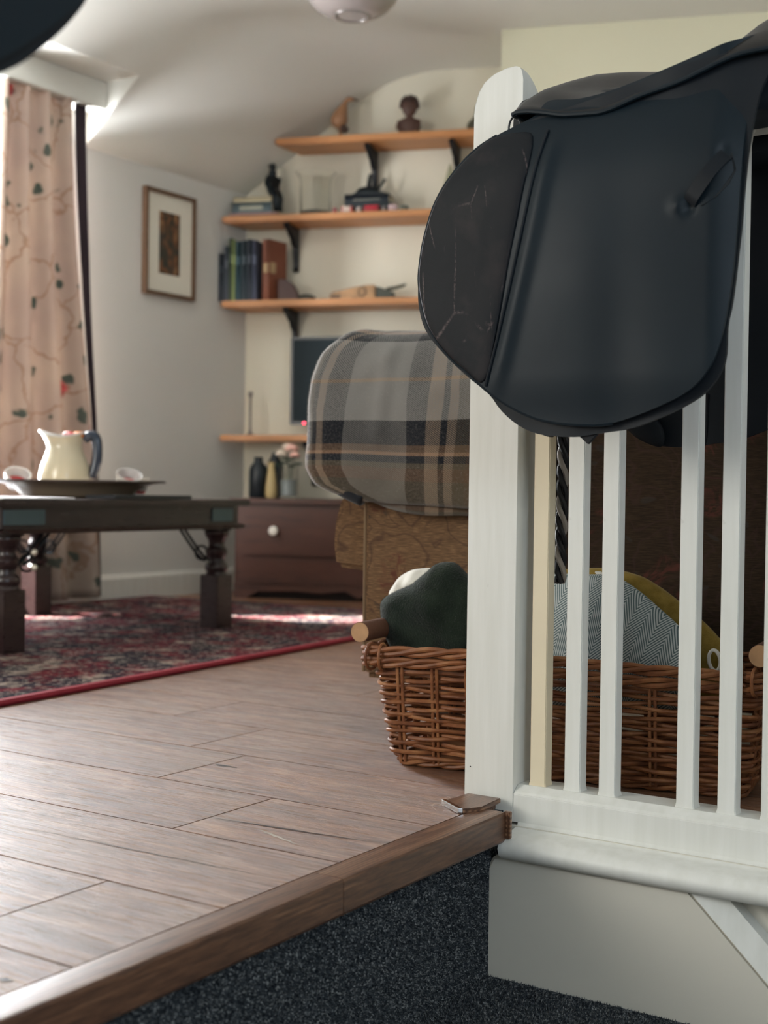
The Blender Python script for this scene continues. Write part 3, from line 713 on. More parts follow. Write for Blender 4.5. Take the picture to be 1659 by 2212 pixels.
for cx in (-.034, LX+.0):
    b = MB(); h0, h1 = bM @ Vector((cx, -.012, .217)), bM @ Vector((cx+.012, LY+.02, .217)); b.tube([h0.lerp(h1, i/6) for i in range(7)], .0165, 24, cap=True)
    o = b.build('handle', barkM, BK, smooth=True, angle=50)
    d_ = (h1-h0).normalized(); b = MB(); b.tube([h0-d_*.0008, h0+d_*.002], .0158, 24); e_ = b.build('cut_end', endM, o); 

def fabric(name, c0, c1, sheen=.5, bs=500, bst=.4, vs=30):
    mt, nt, b = nmat(name); k = N(nt); v = k.coord(); f_ = k.noise(v, vs, 5)
    k.link(k.mix(k.mapr(f_, .3, .7), c0, c1), b.inputs['Base Color']); b.inputs['Roughness'].default_value = .95; b.inputs['Sheen Weight'].default_value = sheen; b.inputs['Specular IOR Level'].default_value = .1
    k.bump(b, k.noise(v, bs, 4), bst, .003); return mt
greenM = fabric('dark_green_fleece', (.006, .011, .008), (.017, .028, .018), .22, 330, .8)
whiteM = fabric('white_fleece', (.72, .70, .64), (.80, .78, .72), .3)
def fuzz(o, n, ln, mat, rad=.00018, flt=None):
    me = o.data; vs = []; fs = []; M2 = o.matrix_world; P = me.polygons; V = me.vertices
    ar = [p.area*(1 if flt is None or flt(p.center) else .12) for p in P]; ch = random.choices(range(len(P)), ar, k=n)
    for i in ch:
        p = P[i]; q = [V[j].co for j in p.vertices]; a = random.random(); b_ = random.random(); c = q[0].lerp(q[1], a).lerp(q[-1].lerp(q[2 % len(q)], a), b_)
        nr = p.normal; t1 = nr.orthogonal().normalized(); t2 = nr.cross(t1); g = random.random()*6.28; s_ = t1*math.cos(g)+t2*math.sin(g)
        tip = c+nr*ln*random.uniform(.4, 1)+s_*ln*random.uniform(.2, .9); k2 = len(vs); vs += [c+s_.cross(nr)*rad, c-s_.cross(nr)*rad, tip]; fs.append((k2, k2+1, k2+2))
    m2 = bpy.data.meshes.new('fuzz'); m2.from_pydata(vs, [], fs); m2.materials.append(mat); f_ = bpy.data.objects.new('fuzz', m2); COL.objects.link(f_); f_.parent = o; f_['kind'] = 'stuff'
GREEN = [(-0.374, 0.25), (-0.368, 0.264), (-0.342, 0.279), (-0.314, 0.291), (-0.3, 0.301), (-0.282, 0.315), (-0.265, 0.328), (-0.243, 0.332), (-0.226, 0.328), (-0.202, 0.306), (-.175, .27), (-.165, .22), (-.17, .17), (-.25, .16), (-.33, .165), (-0.358, 0.193), (-0.370, 0.224)]
o = slab(GREEN, lambda x, z, r: .283+.006*math.sin((x*18+z*30)*1.7)*(1-r)+.010*nz(x, z, 1, 16)*(1-.6*r), 0, 160, 30, inflate=.038).build('green_blanket', greenM, smooth=True, angle=80)
tag(o, 'dark green fleece blanket bundled at the left end of the basket', 'blanket'); fuzz(o, 14000, .0028, greenM)
WHITE = [(-0.399, 0.260), (-0.399, 0.274), (-0.384, 0.293), (-0.366, 0.307), (-0.345, 0.313), (-0.31, 0.315), (-0.27, 0.30), (-.25, .27), (-.26, .22), (-.33, .21), (-.38, .235)]
o = slab(WHITE, lambda x, z, r: .350+.012*math.sin((z*110+x*25))*(1-r)+.006*nz(x, z, 2, 40), 0, 110, 22, inflate=.030).build('white_blanket', whiteM, smooth=True, angle=80)
tag(o, 'white soft blanket folded behind the green fleece', 'blanket')
def herring():
    mt, nt, b = nmat('teal_herringbone_weave'); k = N(nt); o_ = k.sep(k.coord())
    u = k.math('ADD', k.math('MULTIPLY', o_[0], .94), k.math('MULTIPLY', o_[2], -.35)); v = k.math('ADD', k.math('MULTIPLY', o_[2], .94), k.math('MULTIPLY', o_[0], .35))
    tri = k.math('PINGPONG', u, .020); s_ = k.math('FRACT', k.math('DIVIDE', k.math('ADD', v, k.math('MULTIPLY', tri, 1.5)), .0062))
    f_ = k.mapr(k.math('ABSOLUTE', k.math('SUBTRACT', s_, .5)), .19, .29)
    c = k.mix(f_, (.105, .15, .155), (.50, .53, .52)); k.link(c, b.inputs['Base Color']); b.inputs['Roughness'].default_value = .95; b.inputs['Specular IOR Level'].default_value = .1
    k.bump(b, f_, .4, .001); return mt
HERR = [(-0.135, 0.300), (-0.10, 0.314), (-0.058, 0.319), (-0.013, 0.320), (0.02, 0.321), (0.045, 0.315), (0.068, 0.302), (0.104, 0.277), (0.134, 0.253), (0.150, 0.235), (.168, .20), (.16, .13), (.05, .11), (-.08, .11), (-.13, .15), (-.14, .25)]
o = slab(HERR, lambda x, z, r: .325+.006*nz(x, z, 6, 18), 0, 130, 22, inflate=.036).build('herringbone_throw', herring(), smooth=True, angle=80); tag(o, 'teal and white herringbone throw folded in the middle of the basket', 'blanket')
mustM = fabric('mustard_weave', (.20, .13, .02), (.30, .205, .045), .2, 700, .5, 60)
MUST = [(-0.09, 0.310), (-0.07, 0.322), (-0.012, 0.327), (0.044, 0.318), (0.078, 0.302), (0.107, 0.284), (0.137, 0.264), (0.168, 0.238), (0.19, 0.215), (0.205, 0.19), (.20, .13), (.07, .12), (-0.051, .13), (-.1, .2)]
o = slab(MUST, lambda x, z, r: .397+.004*nz(x, z, 8, 18), 0, 130, 20, inflate=.026).build('mustard_throw', mustM, smooth=True, angle=80); tag(o, 'mustard yellow throw showing behind the herringbone one in the basket', 'blanket')
b = MB(); b.tube([(.188+.009*math.cos(a), .352-.004*math.sin(a), .197+.016*math.sin(a)) for a in [2*PI*i/20 for i in range(20)]], .0028, 6, closed=True); b.build('tassel_loop', whiteM, o, smooth=True)['label'] = 'white looped tassel'
b = MB()
for i in range(7): b.tube([(.003+.004*math.sin(i*2)+i*.0015, .352, .322+.003*math.sin(q+i)) if 0 else (-.004+i*.004+.003*math.sin(q*1.5+i), .345, .321+.003*math.cos(q*2+i)) for q in range(5)], .0018, 5)
b.build('fringe_knot', whiteM, bpy.data.objects['herringbone_throw'], smooth=True)

# ------------------------------------------------------------------ sofa + plaid blanket
SO = thing('sofa', 'brown tapestry upholstered sofa behind the basket', 'sofa', (-.545, .472, 0), R(10))
b = MB(); b.box(0, .372, 0, .20, .092, .70); o = b.build('end_panel', tapM, SO, bevel=.012)
b = MB(); b.box(.374, 1.75, .004, .20, .092, .70); o = b.build('back_panel', tapestry_mat('tapestry_in_shade', .30), SO, bevel=.012)  # same tapestry darkened: shade behind the balusters put into the colour
b = MB(); b.box(.16, 1.72, .24, .85, .11, .30); b.build('seat_frame', tapM, SO, bevel=.01)
b = MB(); b.tube([(-.09, .13, .60), (-.075, .13, .60), (0, .13, .60), (1.75, .13, .60)], [.10, .128, .132, .132], 28); b.build('rolled_top', MATS['tapestry_in_shade'], SO, smooth=True, angle=50)
b = MB(); b.prism([(.9, .47), (-.03, .47), (-.062, .455), (-.083, .425), (-.094, .385), (-.097, .34), (-.091, .296), (.0, .288), (.9, .288)], .07, .8, 'y'); o = b.build('scroll_arm', tapM, SO, bevel=.010, angle=50)
b = MB(); pts = [(0.006, -.0005, .105), (0.006, -.0005, .3), (.006, -.0005, .5)]; b.tube(pts, .0032, 8); b.build('rim_light_welt', simple('rim_light_tan', (.20, .13, .07), .95, sheen=.4), SO, smooth=True)  # pale strip paints the rim light along the panel's left edge
footM = simple('dark_sofa_foot', (.02, .012, .008), .4)
for x, y in ((.16, .06), (1.68, .06), (.16, .78), (1.68, .78)):
    b = MB(); b.lathe([(.016, 0), (.024, .03), (.026, .07), (.026, .11)], (x, y, 0), 16); b.build('leg', footM, SO, smooth=True)

PB = thing('plaid_blanket', 'brown and grey plaid wool blanket draped over the end of the sofa', 'blanket', (-.545, .472, 0), R(10))
XL = [(.40, .0), (.43, -.035), (.445, -.085), (.46, -.115), (.49, -.135), (.52, -.137), (.60, -.131), (.66, -.121), (.70, -.108), (.72, -.094), (.738, -.07), (.75, -.03), (.77, .01)]
def section(t):  # t 0..1 from front-bottom up over to back-bottom, returns y,z,normal-ish
    a = -PI*.60+t*PI*1.75-.0
    a = R(205)-t*R(250)                       # start lower front, go up over the top
    c, s_ = math.cos(a), math.sin(a); e = .48
    return .125+.172*math.copysign(abs(c)**e, c), 0.594+.158*math.copysign(abs(s_)**e, s_)
ns, nt_ = 90, 90
base = [section(j/nt_) for j in range(nt_+1)]
# front drop below the section start
front = [(-.046, .43-.0), (-.048, .455), (-.049, .48), (-.049, .505)]
base = [(-.040, .428)]+[(-.046, .44), (-.048, .46), (-.0485, .485), (-.0485, .51)]+[q for q in base if not (q[0] < .05 and q[1] < .53)]
path = catmull([Vector(q) for q in base], 110, False)
arc = [0]
for i in range(1, len(path)): arc.append(arc[-1]+(path[i]-path[i-1]).length)
vs = []; uv = []; nj = len(path)
Ls = [0, .002, .005, .009, .014, .02, .028, .038, .05]+[.05+.42*i/70 for i in range(1, 71)]
for s_ in Ls:
    capf = math.sqrt(max(0, 1-(1-min(1, s_/.05))**2))
    for j, p in enumerate(path):
        z = p.y; y = .10+(p.x-.10)*capf
        xl = lerp_tab(XL, z)
        if capf < 1 and s_ < .05: pass
        q_ = sm(.04, .26, s_); x = xl*(1-q_)-.118*q_+s_+.05*q_*(z-.6)
        drop = sm(0, .08, .5-z)
        z2 = z-.05*max(0, x)*sm(.60, .44, z)-.03*sm(-.10, .1, x)*0
        # wrinkles
        wv = .006*math.sin(x*34+z*14+1.2)*sm(.745, .60, z)*sm(.43, .52, z)+.009*nz(x, y, z, 8)+.004*nz(x, y, z, 24)+.007*math.exp(-((x-.055-.12*(z-.6))/.016)**2)*sm(.50, .56, z)*sm(.74, .70, z)
        y2 = y-wv*capf
        z2 += .006*nz(x, 3, y, 9)*(1 if z > .7 else 0)
        if z > .69: z2 += .010*math.exp(-((x+.03)/.03)**2)*math.sin((y+.05)*20)
        vs.append((x, y2, z2)); uv.append((s_-.008*0, arc[j]-.027+.006*nz(x, z, 0, 6)))
fs = [(i*nj+j, i*nj+j+1, (i+1)*nj+j+1, (i+1)*nj+j) for i in range(len(Ls)-1) for j in range(nj-1)]
# v is measured so that the photo's stripes land right: v=0 at hem
b = MB(); b.add(vs, fs); o = b.build('drape', plaidM, PB, smooth=True, uvs=uv, angle=180)
o.modifiers.new('s', 'SOLIDIFY').thickness = .004; fuzz(o, 30000, .0045, fabric('rim_light_fuzz', (.42, .39, .35), (.55, .52, .48), .3), .0001, lambda c: c.x < -.085 or c.z > .735)  # paler fibres massed on left and top edges paint a rim light
# under layer + rolled hem
vs = []; uv = []
for i in range(60):
    x = -.025+.41*i/59
    for j in range(9):
        t = j/8; y = -.038+.012*t+.004*nz(x, t, 0, 14); z = .478-(.035+.040*sm(-.06, .2, x)+.008*math.sin(x*22))*t-.03*max(0, x); vs.append((x+.0, y+.006*math.sin(x*30)*t, z)); uv.append((x+.13, .135-.13*t))
b = MB(); b.add(vs, [(i*9+j, i*9+j+1, i*9+j+10, i*9+j+9) for i in range(59) for j in range(8)]); o = b.build('under_fold', plaidM, PB, smooth=True, uvs=uv, angle=180); o.modifiers.new('s', 'SOLIDIFY').thickness = .004
hm = MB(); pts = []; rr = []
for i in range(26):
    t = i/25; x = -.104+.12*t; z = .500-.072*t**.8+.0; pts.append((x, -.010-.028*t, z)); rr.append(.010+.006*math.sin(PI*t))
hm.tube(pts, rr, 12); n = len(hm.v); o = hm.build('rolled_hem', plaidM, PB, smooth=True, uvs=[(.085, .10) for v_ in hm.v], angle=180)

# cord hanging from the handrail behind the second baluster
LR = thing('twisted_cord', 'twisted black and pale cord hanging behind the first gap between balusters', 'cord')
cordD = simple('black_cord', (.015, .016, .02), .5); cordW = simple('pale_cord', (.42, .38, .34), .6)
for q in range(3):
    b = MB(); pts = []
    for i in range(90):
        t = i/89; z = .975-.66*t; a = t*58+q*2.09; pts.append((.018+.0055*math.cos(a)-.008*t, .181+.0055*math.sin(a), z))
    b.tube(pts, .0042, 7); b.build('strand', cordW if q == 0 else cordD, LR, smooth=True)
b = MB(); b.tube([(.018, .183, .968), (.018, .176, .988), (.018, .125, .991), (.018, .078, .988), (.018, .073, .96), (.018, .08, .925), (.018, .17, .925), (.018, .181, .95)], .0035, 7); b.build('loop', cordD, LR, smooth=True)

# ------------------------------------------------------------------ rug
RG = thing('persian_rug', 'dark red and cream patterned rug with a red bound edge under the coffee table', 'rug', (-1.25, .192, 0), R(4.4))
def rugmat():
    mt, nt, b = nmat('persian_rug_pile'); k = N(nt); v = k.coord()
    a = k.voro(v, 16, 'F1', 'Color', .9); s_ = k.sep(a); d_ = k.voro(v, 16, 'F1', rnd=.9)
    c = k.ramp(s_[0], [(0, (.075, .013, .020)), (.26, (.020, .020, .032)), (.5, (.045, .03, .035)), (.66, (.30, .24, .20)), (.8, (.03, .036, .04)), (.9, (.12, .025, .03))], 'CONSTANT')
    e = k.mapr(k.noise(v, 75, 5, .7), .50, .57); c = k.mix(k.math('MULTIPLY', e, .75), c, (.36, .30, .26)); f_ = k.mapr(k.noise(v, 43, 5, .7), .49, .54); c = k.mix(k.math('MULTIPLY', f_, .85), c, (.026, .020, .03))
    g_ = k.mapr(k.noise(v, 7, 3), .50, .56); h_ = k.mapr(k.noise(v, 60, 4, .7), .45, .5); c = k.mix(k.math('MULTIPLY', k.math('MULTIPLY', g_, h_), .5), c, (.20, .016, .028))
    k.link(c, b.inputs['Base Color']); b.inputs['Roughness'].default_value = 1; b.inputs['Specular IOR Level'].default_value = .05; k.bump(b, k.noise(v, 300, 3), .6, .003); return mt
b = MB(); b.box(-1.50, -.012, -.6, 2.28, 0.001, .010); b.build('pile', rugmat(), RG)
b = MB(); b.tube([(0, -.6, .007), (0, .3, .007), (0, 1.2, .007), (0, 2.28, .007)], .0085, 8); b.v = [(p[0]*1.5, p[1], max(.0005, p[2])) for p in b.v]; b.build('bound_edge', simple('crimson_binding', (.26, .012, .028), .8), RG, smooth=True)

# ------------------------------------------------------------------ coffee table
TB = thing('coffee_table', 'low dark wooden coffee table with turned legs and iron scrolls on the rug', 'table', (0, 0, .0105))
b = MB(); b.box(-2.65, -1.785, .655, 1.665, .383, .402); b.build('tabletop', tableM, TB, bevel=.006)
b = MB()
for x0, x1, y0, y1 in ((-1.835, -1.81, .69, 1.63), (-2.625, -2.60, .69, 1.63), (-2.60, -1.835, .69, .715), (-2.60, -1.835, 1.605, 1.63)): b.box(x0, x1, y0, y1, .322, .383)
b.build('apron', tableM, TB, bevel=.003)
b = MB()
for x0, x1, y0, y1 in ((-1.84, -1.795, .675, 1.645), (-2.64, -2.595, .675, 1.645), (-2.64, -1.795, .675, .70), (-2.64, -1.795, 1.62, 1.645)): b.box(x0, x1, y0, y1, .312, .325)
b.build('apron_moulding', tableM, TB, bevel=.004)
legp = [(.030, .175), (.035, .180), (.037, .19), (.033, .20), (.026, .205), (.024, .215), (.030, .225), (.034, .235), (.034, .245), (.027, .252), (.024, .262), (.027, .275), (.034, .285), (.038, .295), (.038, .303), (.034, .31)]
iron = simple('blackened_iron', (.02, .026, .03), .42, .7)
lg = None
for x, y in ((-1.86, .745), (-1.86, 1.585), (-2.565, .745), (-2.585, 1.50)):
    b = MB(); b.box(-.036, .036, -.036, .036, 0, .165); b.lathe([(.036, .165)]+legp+[(.033, .318)], (0, 0, 0), 24); b.box(-.033, .033, -.033, .033, .305, .323)
    o = b.build('leg', tableM, TB, bevel=.002); o.location = (x, y, 0)
cpm = simple('blue_grey_iron_plate', (.10, .15, .17), .45, .6)
for y0, y1 in ((1.50, 1.60), (.69, .83)):
    b = MB(); b.box(-1.811, -1.805, y0, y1, .335, .375); b.build('corner_plate', cpm, TB, bevel=.002)
def scroll(p0, dx, dy, s=1):
    b = MB()
    for q in (0, .022):
        pts = []
        for i in range(22):
            t = i/21; u = .115*s*(1-t)**1.3; z = .315-.105*s*math.sin(t*PI/2)-.0
            pts.append((p0[0]+dx*(u+.028)+dy*q, p0[1]+dy*(u+.028)+dx*q, z))
        b.tube(pts, .0042, 6)
    for i in range(1):
        pts = [(p0[0]+dx*(.062+.026*math.cos(a)), p0[1]+dy*(.062+.026*math.cos(a)), .232+.022*math.sin(a)) for a in [2*PI*j/16 for j in range(16)]]; b.tube(pts, .0035, 6, closed=True)
    return b
scroll((-1.86, 1.585), -1, 0).build('iron_scroll', iron, TB, smooth=True); scroll((-2.585, 1.50), 1, 0).build('iron_scroll', iron, TB, smooth=True)
scroll((-1.85, .745), 0, 1, .8).build('iron_scroll', iron, TB, smooth=True); scroll((-2.585, 1.50), 0, -1).build('iron_scroll', iron, TB, smooth=True)
knobM = simple('pale_brass_stud', (.8, .72, .6), .3, .6)
for z in (.222, .262):
    b = MB(); b.ell((-1.815, .80, z), (.010, .008, .010), 14, 8); b.build('stud', knobM, TB, smooth=True)
zt = .4135
# dish, jug, cups
dishM = simple('brown_glazed_ware', (.33, .25, .17), .25, coat=.3); DI = thing('serving_dish', 'wide shallow brown dish on the coffee table', 'dish', (-2.14, 1.26, zt))
b = MB(); b.lathe([(0, 0), (.15, 0), (.168, .006), (.178, .018), (.205, .036), (.23, .043), (.262, .048), (.265, .051), (.24, .051), (.20, .044), (.165, .022), (.15, .012), (0, .010)], (0, 0, 0), 48); b.build('bowl', dishM, DI, smooth=True)
b = MB(); b.tube([(.263*math.cos(a), .263*math.sin(a), .050) for a in [2*PI*i/60 for i in range(60)]], .004, 6, closed=True); b.build('rim', simple('dark_glaze', (.05, .035, .03), .3), DI, smooth=True)
jugM = simple('cream_glaze', (.58, .53, .39), .22, coat=.5, var=.03); navy = simple('navy_glaze', (.012, .022, .045), .2, coat=.5)
JG = thing('jug', 'cream ceramic jug with a dark blue handle standing in the dish', 'jug', (-2.185, 1.25, zt+.0105), R(33.4))
def spout(p, a):
    if p.z > .125:
        q = max(0, math.cos(a-PI)); k2 = (p.z-.125)/.045; p = p+Vector((-.022*q**3*k2, 0, .005*q**3*k2)); p.z -= .010*max(0, math.sin(a))**2*k2+.01*max(0, -math.sin(a))**2*k2
    return p
b = MB(); b.lathe([(0, 0), (.070, 0), (.080, .008), (.090, .030), (.091, .048), (.084, .078), (.070, .105), (.061, .125), (.060, .14), (.066, .158), (.072, .168), (.069, .169), (.058, .15), (.056, .13), (.065, .10), (.08, .06), (.07, .02), (0, .012)], (0, 0, 0), 48, shape=spout); b.build('body', jugM, JG, smooth=True); JG.scale = (.86, .86, 1.12)
b = MB(); c1 = catmull([(.066, 0, .150), (.085, 0, .162), (.098, 0, .150), (.101, 0, .11), (.096, 0, .075), (.087, 0, .045)], 30, False); b.tube(c1, .014, 12); b.v = [(.06+(p_[0]-.06)*1.35, p_[1], p_[2]) for p_ in b.v]; b.build('handle', navy, JG, smooth=True)['label'] = 'dark blue handle'
b = MB(); b.tube([(.069*math.cos(a)-(.022*max(0, math.cos(a-PI))**3), .069*math.sin(a), .167+.005*max(0, math.cos(a-PI))**3-.010*math.sin(a)**2) for a in [2*PI*i/48 for i in range(48)]], .0035, 6, closed=True); b.build('lip', simple('white_glaze', (.62, .64, .63), .2), JG, smooth=True)
redM = simple('red_glaze', (.5, .015, .02), .3, coat=.4); orgM = simple('orange_petals', (.75, .22, .02), .5)
for i, (x, y, m_, l) in enumerate(((-2.170, 1.25, redM, 'red rose peeping out of the cream jug'), (-2.142, 1.265, orgM, 'orange rose peeping out of the cream jug'))):
    t = thing('rose', l, 'flower', (x, y, zt+.185), 0, 'roses in the cream jug'); b = MB()
    for q in range(7): a = q*.9; b.ell((.009*math.cos(a), .009*math.sin(a), .008), (.008, .008, .009), 10, 6)
    b.build('petals', m_, t, smooth=True); b = MB(); b.tube([(0, 0, 0), (.002, 0, -.1)], .002, 6); b.build('stem', simple('green_stem', (.05, .12, .03), .6), t)
cupM = simple('white_china', (.60, .60, .58), .2, coat=.3)
for x, y, l, rx in ((-2.29, 1.15, 'small white cup with red inside left of the jug', 30), (-1.99, 1.32, 'small white cup with red inside right of the jug', 25), (-2.03, 1.40, 'upright white cup behind the jug handle', 0)):
    t = thing('cup', l, 'cup', (x, y, zt+.036+(.0 if rx else -.024)), 0, 'cups in the serving dish'); t.rotation_euler = (R(rx), R(rx*.6), .6)
    b = MB(); b.lathe([(0, 0), (.020, 0), (.031, .012), (.037, .032), (.040, .05), (.037, .05), (.034, .032), (.028, .014), (0, .006)], (0, 0, -.008 if rx else 0), 28); b.build('bowl', cupM, t, smooth=True)
    b = MB(); b.lathe([(0, .0), (.026, .002), (.031, .014)], (0, 0, 0), 24); b.build('inside', redM, t, smooth=True)
b = MB(); b.box(-1.92, -1.80, 1.08, 1.40, zt, zt+.011); tag(b.build('tablet', simple('black_tablet_shell', (.02, .022, .026), .35), bevel=.002), 'thin dark tablet lying at the edge of the coffee table', 'tablet')
b = MB(); b.box(-2.0, -1.80, .68, .93, zt, zt+.004); tag(b.build('paper_sheet', simple('white_paper', (.85, .85, .84), .6), bevel=.001), 'white sheet of paper on the left corner of the coffee table', 'paper')
b = MB(); b.ell((-2.0, .615, .068), (.12, .13, .058), 24, 14); 
tag(b.build('floor_cushion', fabric('beige_cushion', (.34, .28, .2), (.45, .38, .28)), smooth=True), 'beige floor cushion on the rug at the left edge of the frame', 'cushion')

# ------------------------------------------------------------------ curtain
def curtain_mat():
    mt, nt, b = nmat('floral_curtain'); k = N(nt)
    v = k.new('ShaderNodeTexCoord').outputs['UV']
    base = k.mix(k.mapr(k.noise(v, 3, 3), .35, .65), (.38, .30, .26), (.44, .36, .30))
    d = k.new('ShaderNodeVectorMath', operation='ADD'); nn_ = k.new('ShaderNodeTexNoise'); k.link(v, nn_.inputs[0]); nn_.inputs['Scale'].default_value = 18; sc = k.new('ShaderNodeVectorMath', operation='SCALE'); k.link(nn_.outputs['Color'], sc.inputs[0]); sc.inputs['Scale'].default_value = .06; k.link(v, d.inputs[0]); k.link(sc.outputs[0], d.inputs[1]); vd = d.outputs[0]
    st = k.mapr(k.voro(vd, 4.2, 'DISTANCE_TO_EDGE', rnd=.9), .008, .020, 1, 0); c = k.mix(k.math('MULTIPLY', st, .55), base, (.25, .14, .08))
    lf = k.mapr(k.voro(vd, 15, 'F1'), .30, .38, 1, 0); pick = k.mapr(k.sep(k.voro(vd, 15, 'F1', 'Color'))[1], .62, .64)
    c = k.mix(k.math('MULTIPLY', k.math('MULTIPLY', lf, pick), .9), c, (.055, .085, .07))
    fl = k.mapr(k.voro(vd, 6, 'F1'), .20, .24, 1, 0); pk_ = k.mapr(k.sep(k.voro(vd, 6, 'F1', 'Color'))[0], .45, .47)
    c = k.mix(k.math('MULTIPLY', fl, pk_), c, k.ramp(k.noise(v, 50, 3), [(.4, (.28, .035, .045)), (.6, (.50, .14, .13))]))
    k.link(c, b.inputs['Base Color']); b.inputs['Roughness'].default_value = .9
    tr = k.new('ShaderNodeBsdfTranslucent'); k.link(c, tr.inputs[0]); mx = k.new('ShaderNodeMixShader'); mx.inputs[0].default_value = .16
    out = nt.nodes['Material Output']; k.link(b.outputs[0], mx.inputs[1]); k.link(tr.outputs[0], mx.inputs[2]); k.link(mx.outputs[0], out.inputs[0])
    return mt
CU = thing('curtain', 'long floral curtain with red roses hanging at the dormer window', 'curtain', (0, 0, 0))
def cloth(y0a, y1a, y0b, y1b, z1, z0, xm, amp, nf, nu=90, nv=50, lean=0):
    vs = []; uv = []; arcs = None
    for j in range(nv+1):
        v = j/nv; z = z1+(z0-z1)*v
        bl = sm(.0, 1, v)
        for i in range(nu+1):
            u = i/nu; y = (y0a+(y0b-y0a)*bl)+u*((y1a+(y1b-y1a)*bl)-(y0a+(y0b-y0a)*bl))
            ph = u*nf*2*PI+.5*math.sin(v*3+u*2); x = xm+amp*(1+.5*v)*math.sin(ph)+.010*nz(u*6, v*3, 1)+lean*v
            vs.append((x, y+.006*math.cos(ph), z)); uv.append((u*.6, -z))
    fs = [(j*(nu+1)+i, j*(nu+1)+i+1, (j+1)*(nu+1)+i+1, (j+1)*(nu+1)+i) for j in range(nv) for i in range(nu)]
    b = MB(); b.add(vs, fs); return b, uv
b, uv = cloth(1.50, 1.85, 1.44, 2.0, 1.885, .03, -2.795, .022, 3.6); o = b.build('panel', curtain_mat(), CU, smooth=True, uvs=uv, angle=180); o.modifiers.new('s', 'SOLIDIFY').thickness = .002
b, uv = cloth(1.85, 1.905, 1.99, 2.01, 1.885, .03, -2.80, .006, 1, 12); o = b.build('lining', simple('dark_brown_lining', (.035, .022, .03), .9), CU, smooth=True, uvs=uv, angle=180); o.modifiers.new('s', 'SOLIDIFY').thickness = .002; o['label'] = 'dark brown turned lining edge'
b = MB(); b.tube([(-2.80, .95, 1.895), (-2.80, 1.96, 1.895)], .010, 10); b.build('curtain_rail', brk, CU, smooth=True)
# red flower outside on the sill
FL = thing('geranium', 'blurred red flowering plant on the window sill at the far left edge', 'plant', (-2.865, 1.40, wz0+.0005))
b = MB(); b.lathe([(0, 0), (.04, 0), (.055, .09), (.05, .09), (0, .08)], (0, 0, 0), 20); b.build('pot', simple('terracotta', (.4, .15, .08), .8), FL, smooth=True)
b = MB(); g_ = MB()
for i in range(16):
    a = random.random()*6.28; r_ = .05*random.random(); z = .15+.62*random.random(); g_.ell((r_*math.cos(a)*.6, r_*math.sin(a), z), (.012, .026, .018), 8, 5)
for i in range(9):
    a = random.random()*6.28; r_ = .035*random.random(); b.ell((r_*math.cos(a)*.6, r_*math.sin(a)+.02, .80+.08*random.random()), (.014, .018, .014), 8, 5)
g_.tube([(0, 0, .08), (0, .01, .82)], .004, 6); g_.build('foliage', simple('leaf_green', (.06, .16, .05), .6), FL, smooth=True); b.build('blooms', redM, FL, smooth=True)

# ------------------------------------------------------------------ picture
PF = thing('framed_picture', 'framed picture with a wide white mount on the left wall', 'picture', (XW, 2.445, 1.44))
fw_ = wood('brown_frame_wood', (.09, .05, .03), (.15, .09, .055), (.22, .14, .09), 'Z', .4, 1, rnd=False)
hw, hh, t_ = .150, .214, .016
for nm, a in (('frame_rail', (-hw, hw, hh-t_, hh)), ('frame_rail', (-hw, hw, -hh, -hh+t_)), ('frame_rail', (-hw, -hw+t_, -hh+t_, hh-t_)), ('frame_rail', (hw-t_, hw, -hh+t_, hh-t_))):
    b = MB(); b.box(0.001, .028, a[0], a[1], a[2], a[3]); b.build(nm, fw_, PF, bevel=.002)
b = MB(); b.box(.002, .014, -hw+t_, hw-t_, -hh+t_, hh-t_); b.build('mount', simple('ivory_mount', (.82, .80, .70), .7, var=.02), PF)
mt, nt, bs = nmat('woodland_print'); k = N(nt); v = k.coord(scale=(1, 1, .5)); n1 = k.noise(v, 26, 6, .65, .6); n2 = k.noise(v, 14, 4)
c = k.ramp(n1, [(.32, (.015, .02, .022)), (.47, (.05, .045, .03)), (.56, (.22, .08, .03)), (.68, (.42, .26, .12))]); c = k.mix(k.mapr(n2, .55, .7), c, (.02, .035, .035)); k.link(c, bs.inputs['Base Color']); bs.inputs['Roughness'].default_value = .5
b = MB(); b.box(.0135, .0150, -.062, .060, -.122, .130); b.build('print', mt, PF)

# ------------------------------------------------------------------ shelves & brackets
def shelf(z0, z1, s0, s1, label, brs, cut=0, rnd=.0, dd=.2):
    p = bw(0, 0, 0); t = thing('wall_shelf', label, 'shelf', p, RB, 'pine wall shelves')
    b = MB(); poly = [(s0, -dd), (s1, -dd), (s1, -.001), (s0+cut, -.001)]
    vs = [(x, y, z) for z in (z0, z1) for x, y in poly]; b.add(vs, [(3, 2, 1, 0), (4, 5, 6, 7)]+[(i, (i+1) % 4, (i+1) % 4+4, i+4) for i in range(4)])
    b.build('board', shelfM, t, bevel=.006)
    for s in brs:
        b = MB(); pr = [(-.002, z0-.0005), (-.165, z0-.0005), (-.168, z0-.012), (-.155, z0-.022), (-.125, z0-.028), (-.10, z0-.045), (-.075, z0-.052), (-.058, z0-.075), (-.035, z0-.085), (-.030, z0-.12), (-.022, z0-.14), (-.020, z0-.17), (-.026, z0-.178), (-.018, z0-.188), (-.002, z0-.188)]
        b.prism(pr, s-.011, s+.011, 'x'); b.build('bracket', brk, t, bevel=.002)['label'] = 'black iron bracket'
    return t
shelf(1.903, 1.932, .19, 1.18, 'top pine wall shelf, under the sloping ceiling', (.585, .945), cut=.055)
shelf(1.583, 1.611, -.045, 1.18, 'second pine wall shelf from the top', (.235, 1.0), cut=.06)
shelf(1.222, 1.250, -.045, 1.18, 'third pine wall shelf, holding the row of books', (.235, 1.0), cut=.06)
